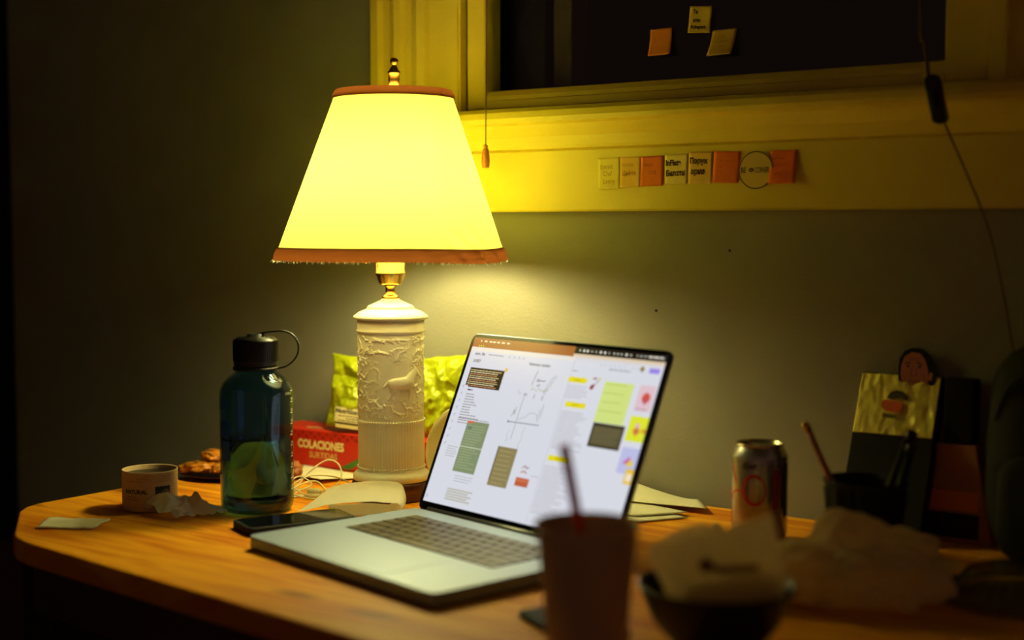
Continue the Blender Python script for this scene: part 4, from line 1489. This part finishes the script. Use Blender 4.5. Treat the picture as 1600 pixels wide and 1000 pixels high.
# upright wrapper: an open paper sleeve, tall flat front with a peak at the right
wr = thing('burger_wrapper', 'pale folded burger wrapper standing up in the dark bowl', 'wrapper', (-.5390, 1.0300, .012), R(36))
bm = bmesh.new()
def wrap1(u, v):
    x = -.058 + .112 * u
    topz = .080 + .030 * u ** 1.2 - (.060 * max(0, u - .88) / .12)
    z = v * topz
    y = -.020 - .010 * sin(pi * u) - .006 * v + .004 * fold(u * 1.6, v * 1.4, 0, 3, 4)
    x += .006 * noise.noise(Vector((v * 3, 2, u))) - (1 - v) * (u - .5) * .045
    return (x, y, z)
grid(bm, 50, 40, wrap1)
obj('front_panel', bm, M['tan_paper'], wr, True)
bm = bmesh.new()
def wrap2(u, v):
    x = -.052 + .108 * u
    topz = .066 + .018 * sin(u * 4)
    z = v * topz
    y = .022 + .012 * sin(pi * u) + .006 * fold(u * 1.6, v * 1.4, 0, 9, 4)
    x -= (1 - v) * (u - .5) * .045
    return (x, y, z)
grid(bm, 40, 30, wrap2)
obj('back_panel', bm, M['tan_paper'], wr, True)
P = Print()
P.line([(-.010, .052), (.000, .050), (.026, .052)], .0050, (120, 60, 40))
P.disc(-.014, .054, .006, (120, 62, 42), .0001)
P.done('print', M['print'], wr, (0, -.0385, .012), (R(90), 0, 0))


def crumple(name, label, cat, loc_, rz, rx, ry, rz_, seed, m, peaks=(), sub=5):
    t = thing(name, label, cat, loc_, rz)
    bm = bmesh.new()
    bmesh.ops.create_icosphere(bm, subdivisions=sub, radius=1)
    for v in bm.verts:
        n = v.co.normalized()
        c = noise.voronoi(n * 1.7 + Vector((seed, 0, 0)))[0]
        k = .86 + .30 * (c[1] - c[0]) + .22 * noise.noise(n * 1.8 + Vector((0, seed, 0))) + .08 * fold(n.x * 3, n.y * 3, n.z * 3, seed, 3)
        for d, a, wdt in peaks:
            d = Vector(d).normalized()
            k += a * max(0, 1 - (n - d).length / wdt)
        v.co = Vector((n.x * rx * k, n.y * ry * k, n.z * rz_ * k))
    zm = min(v.co.z for v in bm.verts)
    for v in bm.verts:
        v.co.z = max(v.co.z - zm * .55, 0.0) if v.co.z < 0 else v.co.z - zm * .55
    obj('sheet', bm, m, t, False)
    return t
crumple('crumpled_paper', 'large crumpled pale paper lying right of the dark bowl', 'paper', (-.503, 1.245, 0), R(36), .085, .055, .044, 3, M['crumpled'], (((-.15, 0, 1), .55, .5), ((.5, .3, .6), .25, .5), ((-.9, -.3, .2), .25, .5)))
crumple('crumpled_paper', 'smaller crumpled pale paper just behind the burger wrapper', 'paper', (-.628, 1.196, 0), R(20), .036, .036, .040, 8, M['crumpled'], (((0, 0, 1), .2, .6),))

# ================================================================ THINGS ON THE WINDOW
def note(x, z, w_, h_, rgb, label, y, ang=0.0, curl=.002, texts=(), group='sticky notes', seed=0, lean=0.0):
    """square sticky note: top edge stuck, bottom edge lifting into the room"""
    t = thing('sticky_note', label, 'note', (x, y, z), rot=(0, R(ang), 0), group=group)
    m = mat('sticky note paper', rgb, .8, var=.05, scale=60)
    def bendy(v): return -.0006 - curl * (1 - v) ** 1.8
    bm = bmesh.new()
    grid(bm, 8, 14, lambda u, v: ((u - .5) * w_ + lean * (v - .5), bendy(v) + .0003 * noise.noise(Vector((u * 4, v * 4, seed))), (v - .5) * h_))
    o = obj('sheet', bm, m, t, True)
    solid(o, .0002, 0)
    if texts:
        P = Print()
        for tt in texts:
            if tt[0] == 'T': P.text(tt[1], tt[2], tt[3], tt[4], tt[5], bold=tt[6], sx=.84)
            else: P.squiggle(tt[1], tt[2], tt[3], tt[4], .0004, tt[5], seed=seed)
        P.cut(.005)
        P.map(lambda c: Vector((c.x + lean * (c.y / h_), bendy(min(1, max(0, c.y / h_ + .5))) - .0006, c.y)))
        P.done('writing', M['print'], t)
    return t
GYY = WY + .0125
nh = .0300
gg = 'sticky notes on the window glass'
note(-.908, .5785, .0315, .034, (238, 140, 40), 'orange blank sticky note on the dark window glass, left of three', GYY, -1, .007, group=gg, seed=1)
note(-.853, .6020, .0310, .033, (226, 190, 70), 'yellow sticky note with handwriting, topmost on the dark window glass', GYY, 4, .0015,
     (('T', 'Te', -.0105, .0070, .0078, (60, 34, 24), .0002), ('T', 'amo', -.0095, -.0030, .0072, (60, 34, 24), .0002), ('T', 'Rubaport', -.0120, -.0115, .0066, (60, 34, 24), .0002)), gg, 2)
note(-.8205, .5715, .0330, .032, (224, 180, 50), 'yellow sticky note with faint pen lines, lowest right on the dark window glass', GYY, -1, .010,
     (('S', -.006, .004, .006, .002, (150, 100, 30)), ('S', -.008, .008, .000, .002, (150, 100, 30)), ('S', -.009, .006, -.006, .002, (150, 100, 30))), gg, 3, .004)
AY = WY - .0162
ga = 'sticky notes in a row on the window apron'
dk = (70, 30, 10); ft = (186, 140, 30); fo2 = (176, 70, 20)
note(-.9660, .4140, .0330, .0400, (236, 212, 96), 'pale yellow sticky note at the left end of the row on the apron', AY, -2, .002, (('T', 'Emmit', -.013, .006, .0085, ft, 0), ('T', 'Cha!', -.009, -.003, .0085, ft, 0), ('T', 'Lenny', -.009, -.013, .0090, ft, 0)), ga, 4)
note(-.9345, .4150, .0300, .0380, (236, 186, 84), 'peach sticky note with two faint words, second from the left in the row', AY, -1, .002, (('T', 'Hotma', -.013, .007, .0075, ft, 0), ('T', 'Цифта', -.012, -.004, .0080, (160, 100, 20), .0001)), ga, 5)
note(-.9030, .4155, .0325, .0375, (236, 120, 40), 'orange sticky note with faint writing, third from the left in the row', AY, -1, .003, (('T', 'Haita', -.012, .006, .0075, fo2, 0), ('T', 'ста', -.004, -.004, .0080, fo2, 0)), ga, 6)
note(-.8685, .4170, .0325, .0370, (238, 214, 120), 'pale sticky note reading Inflate in bold dark pen', AY, -1, .0015, (('T', 'InFlate', -.0150, .0050, .0096, dk, .0005), ('T', 'Билети', -.0145, -.0078, .0092, dk, .0005)), ga, 7)
note(-.8350, .4180, .0330, .0390, (238, 190, 96), 'peach sticky note with bold dark Cyrillic letters, right of the Inflate note', AY, 1, .0015, (('T', 'Перук', -.0150, .0052, .0096, dk, .0004), ('T', 'арня', -.0130, -.0076, .0100, dk, .0004)), ga, 8)
note(-.7995, .4180, .0355, .0380, (238, 116, 36), 'orange sticky note left of the round sticker', AY, 2, .003, (('S', -.013, .010, .006, .003, fo2), ('S', -.013, -.004, -.001, .003, fo2), ('S', -.012, -.002, -.008, .003, fo2)), ga, 9)
note(-.7255, .4165, .0340, .0390, (240, 112, 30), 'orange sticky note at the right end of the row, right of the round sticker', AY, 1, .005, (('S', -.013, .004, .008, .003, fo2), ('S', -.012, .010, 0, .004, fo2), ('S', -.011, .010, -.010, .005, fo2)), ga, 10)
rs = thing('round_sticker', 'round sticker with a thin black ring stuck on the window apron', 'sticker', (-.7600, AY, .4135))
P = Print()
rr_ = .0225
P.disc(0, 0, rr_, (30, 18, 12), .0, n=48)
P.disc(0, 0, rr_ - .0012, (222, 186, 90), .0001, n=48)
P.text('BE', -.0200, -.0030, .0092, (40, 22, 14), .0002, bold=.0002, sx=.72)
P.disc(-.0058, .0002, .0034, (40, 20, 16), .0002, .0024)
P.disc(-.0058, .0000, .0020, (200, 120, 90), .0003, .0008)
P.text('CORNER', -.0014, -.0030, .0092, (40, 22, 14), .0002, bold=.0001, sx=.50)
P.map(lambda c: Vector((c.x, -c.z - .0022, c.y)))
P.done('face', M['print'], rs)
bm = bmesh.new()
prism(bm, [(rr_ * cos(2 * pi * i / 48), rr_ * sin(2 * pi * i / 48)) for i in range(48)], 0, .0016, M=Matrix.Rotation(R(90), 4, 'X'))
obj('backing', bm, M['paper'], rs, loc=(0, -.0004, 0))

# blind pull cord with wooden knob
pcd = thing('pull_cord', 'thin blind cord with a small wooden knob hanging right of the lamp shade', 'cord', (-1.138, 1.510, .424))
obj('cord', mk(tube, [(.0, 0, .030), (.001, .002, .25), (.004, .01, .60), (.006, .030, 1.00)], .0007, 6), M['cord'], pcd)
obj('knob', mk(lathe, [(.0015, .0310), (.0030, .0290), (.0030, .0275), (.0022, .0265), (.0040, .0240), (.0052, .0170), (.0056, .0090), (.0050, .0020), (.0040, .0), (.001, 0)], 24, True, True), M['wood_knob'], pcd, True)

# lamp cord with inline switch
sc = thing('switch_cord', 'dark cord with a black inline switch hanging across the right side of the window', 'cord', (-.5285, 1.500, .482))
pts = [(-.018, .02, 1.05), (-.017, .01, .50), (-.0185, 0, .106), (-.0135, 0, .060), (-.0090, 0, .024)]
obj('cord', mk(tube, smoothpts(pts, 5), .0022, 8), M['cord'], sc, True)
pts = [(.0075, 0, -.020), (.0150, 0, -.038), (.0265, .004, -.065), (.0370, .006, -.090), (.0470, .010, -.116), (.060, .016, -.16), (.075, .030, -.25), (.10, .035, -.40), (.11, .030, -.478)]
obj('cord', mk(tube, smoothpts(pts, 5), .0011, 8), M['cord'], sc, True)
Mx = Matrix.Rotation(R(13), 4, 'Y')
bm = bmesh.new()
prism(bm, rrect(-.0078, .0078, -.0265, .0265, .0062, 6), -.007, .007, M=Matrix.Rotation(R(13 + 0), 4, 'Y').inverted() @ Matrix.Rotation(R(90), 4, 'X'))
sw = obj('inline_switch', bm, M['black'], sc, bev=.0025, seg=3)
bm = bmesh.new()
prism(bm, rrect(-.0035, .0035, -.009, .009, .003, 4), .0068, .0092, M=Matrix.Rotation(R(13), 4, 'Y').inverted() @ Matrix.Rotation(R(90), 4, 'X'))
obj('rocker', bm, M['rubber'], sw, bev=.001)
